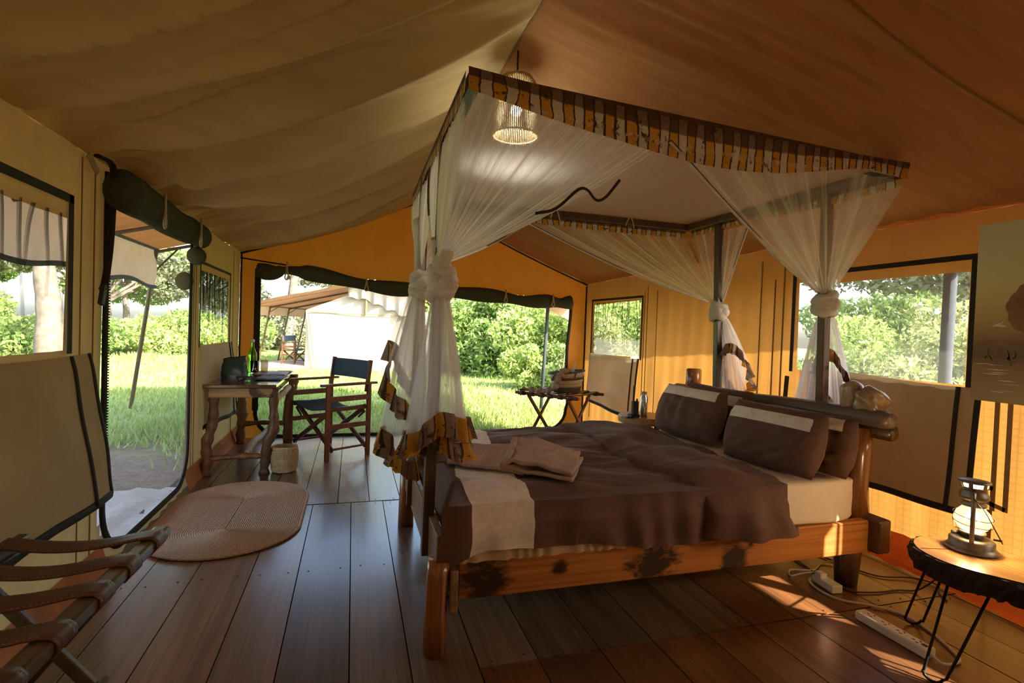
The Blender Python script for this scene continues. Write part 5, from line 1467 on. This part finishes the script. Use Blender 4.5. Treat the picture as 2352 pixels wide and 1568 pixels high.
# beyond the large right window
shrub(7.6, 4.6, 1.3, 1.75, 'tan', 9000, .055, 11, 'grassy pale shrub low by the grey pole in the large right window')
shrub(7.9, 6.4, 1.4, 2.0, 'bright', 10000, .06, 12, 'leafy bright shrub in the middle of the large right window')
shrub(9.6, 5.6, 1.7, 2.6, 'tan', 9000, .07, 13, 'feathery shrub behind the grey pole of the large right window')
shrub(10.5, 8.2, 2.0, 2.7, 'mid', 9000, .08, 14, 'darker shrub behind the bright one in the large right window')
shrub(7.4, 7.9, 1.0, 1.5, 'bright', 6500, .055, 15, 'small shrub behind the hanging net in the large right window')
tree(15.5, 10.0, 5.6, 3.4, 'grey', 9000, .10, 21, 'grey-green tree above the shrubs at the left of the large right window', .2, False)
tree(15.0, 6.5, 6.2, 3.6, 'grey', 8000, .10, 22, 'grey-green tree behind the grey pole of the large right window', .2, False)
tree(12.0, 16.5, 6.5, 3.2, 'grey', 8000, .11, 23, 'tall grey-green tree behind the small right window', .2, False)
# beyond the left door and window
for i, (x, y, R, h, kd, lab) in enumerate((
        (-12.5, 21, 2.4, 1.5, 'bright', 'low shrub beyond the lawn in the near left window'),
        (-9.6, 22, 2.3, 1.7, 'mid', 'dark low shrub beyond the lawn at the left edge of the left door'),
        (-7.6, 24, 2.4, 1.6, 'bright', 'light green shrub beyond the lawn in the middle of the left door'),
        (-5.9, 26, 2.4, 1.8, 'mid', 'mid green shrub beyond the lawn behind the slanted pole'),
        (-14.5, 26, 2.6, 2.4, 'mid', 'taller shrub beyond the lawn seen through the near left window'))):
    shrub(x, y, R, h, kd, 7000, .10, 30 + i, lab)
tree(-6.6, 14.5, 6.4, 3.6, 'mid', 8000, .10, 41, 'tree with a thick pale trunk at the edge of the near left window', .24, True)
tree(-12.5, 33, 5.2, 4.6, 'grey', 7000, .16, 42, 'flat-topped acacia far beyond the lawn in the left door', .2, True)
tree(-9.0, 38, 5.8, 4.8, 'mid', 7000, .16, 43, 'second flat-topped acacia farthest off right of the slanted pole', .2, True)
tree(-15.5, 44, 7.5, 4.0, 'mid', 9000, .17, 45, 'bushy tree far behind the acacias at the left of the left door', .2, False)
tree(-10.5, 46, 6.6, 4.2, 'grey', 9000, .17, 46, 'greyish bushy tree far behind the lawn in the middle of the left door', .2, False)
tree(-22.5, 40, 7.5, 4.2, 'mid', 8000, .17, 47, 'bushy tree far off behind the pale trunk in the near left window', .2, False)
tree(-18, 32, 5.4, 4.6, 'grey', 6000, .16, 44, 'flat-topped acacia far off in the near left window', .2, True)
# grey trees behind the neighbouring tent
tree(-4.6, 25.5, 8.0, 2.8, 'grey', 6000, .10, 51, 'grey tree with a pale trunk left behind the neighbouring tent', .30, False)
tree(-3.0, 27.5, 8.5, 3.2, 'grey', 7000, .10, 52, 'grey tree rising behind the poles of the neighbouring tent', .24, False)
tree(-1.2, 30.0, 9.0, 3.4, 'grey', 7000, .11, 53, 'grey tree behind the roof of the neighbouring tent', .26, False)
tree(1.6, 27.0, 8.5, 3.4, 'mid', 7000, .12, 54, 'green tree behind the ridge of the neighbouring tent', .24, False)
shrub(-4.0, 29, 3.2, 3.0, 'grey', 7000, .11, 55, 'grey undergrowth between the trunks behind the neighbouring tent')

# ---- grass blades
def grass(n, boxes, hmin, hmax, seed):
    r = np.random.default_rng(seed); P = []
    tot = sum(b[4] for b in boxes)
    for x0, x1, y0, y1, wgt in boxes:
        k = int(n * wgt / tot); P.append(np.stack([r.uniform(x0, x1, k), r.uniform(y0, y1, k)], 1))
    P = np.concatenate(P); n = len(P)
    keep = ~((P[:, 0] > -1.3) & (P[:, 0] < 3.3) & (P[:, 1] < 6.3))
    keep &= ~((P[:, 0] > -3.4) & (P[:, 0] < -1.1) & (P[:, 1] < 6.3 + .5 * np.sin(P[:, 0] * 5) + r.normal(0, .25, n)))
    cl = np.sin(P[:, 0] * 1.7 + np.sin(P[:, 1] * 1.1) * 2) * np.sin(P[:, 1] * 1.3 + 1)
    keep &= r.uniform(-1.3, 1, n) < cl + .35
    P = P[keep]; cl = cl[keep]; n = len(P)
    h = (r.uniform(hmin, hmax, n) * (1 + .35 * cl))[:, None]; a = r.uniform(0, 2 * np.pi, n); w = .006 + .0009 * P[:, 1]
    b = np.stack([P[:, 0], P[:, 1], np.full(n, GZ - .01)], 1)
    s = np.stack([np.cos(a) * w, np.sin(a) * w, np.zeros(n)], 1)
    tip = b + np.concatenate([r.normal(0, .35, (n, 2)) * h, h], 1)
    v = np.stack([b - s, b + s, tip], 1).reshape(-1, 3)
    return v, np.arange(n * 3).reshape(n, 3)
v, f = grass(70000, [(-2.5, 5.5, 6.3, 9.5, 3), (-4, 7, 9.5, 16, 4), (-6, 0, 5.4, 12, 3), (-14, -2, 9, 24, 3), (3.6, 9, 1.5, 9, 1)], .05, .13, 5)
gr = fast_mesh('grass', v, f, LEAF['bright']); gr['kind'] = 'stuff'; gr['label'] = 'grass blades on the lawn around the tent'; gr['category'] = 'grass'

# ================================================================== NEIGHBOURING TENT
NW = Vector((.906, -.423, 0)); ND = Vector((.423, .906, 0)); N0 = Vector((-1.38, 17.2, GZ))
nt = thing('neighbour_tent', 'neighbouring safari tent with blank pale gable and pole-propped verandah', 'tent', tuple(N0))
M['nt_wall'] = sheet('pale_tent_wall', (.37, .335, .305), .12, wscale=1.5, var=.05)
M['nt_roof'] = sheet('brown_orange_tent_fly', (.42, .24, .14), .08, (.7, .36, .2), wscale=1.5)
M['nt_orange'] = sheet('bright_orange_tent_edge', (.75, .16, .05), .3, (.9, .25, .08), wscale=1.5)
def NP(s, d, z): return N0 + NW * s + ND * d + Vector((0, 0, z - GZ))
wn2 = waves(151, 5, 1, 4)
HWN = 1.95
def ntop(s): return 1.63 + .72 * (1 - abs(s - HWN) / HWN)
MB().grid(lambda u, v: NP(u * 2 * HWN, .03 * wn2(u * 4, v * 2), GZ + v * (ntop(u * 2 * HWN) - GZ)), 40, 20).build('wall_panel', M['nt_wall'], nt, smooth=True)
MB().grid(lambda u, v: NP(0, u * 6, GZ + v * 1.77), 10, 6).build('wall_panel', M['seam'], nt)
def nroof(s):  # fly profile across the tent
    return 2.55 - .42 * abs(s - HWN) / 1.0 * .52
MB().grid(lambda u, v: NP(-1.75 + u * 3.7, -.35 + v * 7, nroof(-1.75 + u * 3.7) + .02 * wn2(u * 5, v * 3)), 16, 10).build('roof_sheet', M['nt_roof'], nt, smooth=True)
MB().grid(lambda u, v: NP(1.95 + u * 1.5, -.35 + v * 7, nroof(1.95 + u * 1.5) + .02 * wn2(u * 5, v * 3)), 16, 10).build('roof_sheet', M['nt_orange'], nt, smooth=True)
for i in range(6):
    d = -.3 + i * 1.1
    MB().tube([NP(-1.72, d, nroof(-1.72) - .05), NP(HWN, d, 2.45)], .028, 6).build('rafter', M['post_dark'], nt)
    MB().tube([NP(-1.70, d, nroof(-1.7) - .05), NP(-2.15, d + .1, GZ)], .026, 6).build('slanted_pole', M['post_dark'], nt)
    MB().tube([NP(-1.78, d, nroof(-1.7) - .25), NP(-1.35, d, nroof(-1.35) - .07)], .014, 5).build('brace', M['post_dark'], nt)
MB().tube([NP(-1.75, -.35, nroof(-1.75)), NP(-1.75, 6.6, nroof(-1.75))], .03, 6).build('edge_rail', M['flap'], nt)
MB().grid(lambda u, v: NP(-1.76, -.3 + 6.8 * u, nroof(-1.75) - .30 * v), 10, 3).build('side_flap', M['fly_side'], nt)
MB().tube([NP(HWN, -.06, 1.55), NP(HWN, -.06, 2.4)], .035, 6).build('gable_pole', M['seam'], nt)
MB().tube([NP(.1, -.05, 1.58), NP(1.2, -.05, 1.55), NP(HWN, -.06, 1.56), NP(3.8, -.05, 1.55)], .012, 5).build('wall_seam', M['seam'], nt)
def drape(u, v):
    s = 1.4 + u * 2.1
    top = nroof(s) - .05; bot = (2.02 if u < .2 else 2.02 - (u - .2) * .75) + .04 * math.sin(u * 30)
    return NP(s, -.12 - .05 * math.sin(u * 34) * (.3 + v), top + (bot - top) * v)
MB().grid(drape, 60, 5).build('drape', M['nt_wall'], nt, smooth=True)
for s0 in (.12,):
    MB().grid(lambda u, v: NP(s0 + .10 * u + .28 * v ** 2 + .05 * math.sin(v * 4), -.10 - .03 * math.sin(u * PI), 1.5 - 1.5 * v), 4, 12).build('loose_flap', M['flap'], nt, smooth=True)
dk = MB().add([tuple(NP(s, d, GZ + z)) for z in (.0, .06) for s, d in ((-1.9, -.7), (-.0, -.7), (-.0, 6), (-1.9, 6))], [(3, 2, 1, 0), (4, 5, 6, 7), (0, 1, 5, 4), (1, 2, 6, 5), (2, 3, 7, 6), (3, 0, 4, 7)]).build('verandah_deck', plain('sandy_screed', (.45, .36, .27), .9, noise=.15, scale=3), nt)
for i, (s, d, a, lab) in enumerate(((-.75, .7, 2.6, 'front folding chair on the verandah of the neighbouring tent'), (-.62, 2.0, 2.6, 'rear folding chair on the verandah of the neighbouring tent'))):
    c = copy_tree(ch); p = NP(s, d, GZ + .06); c.location = p; c.rotation_euler = (0, 0, a)
    c['label'] = lab; c['group'] = 'chairs on the neighbouring verandah'
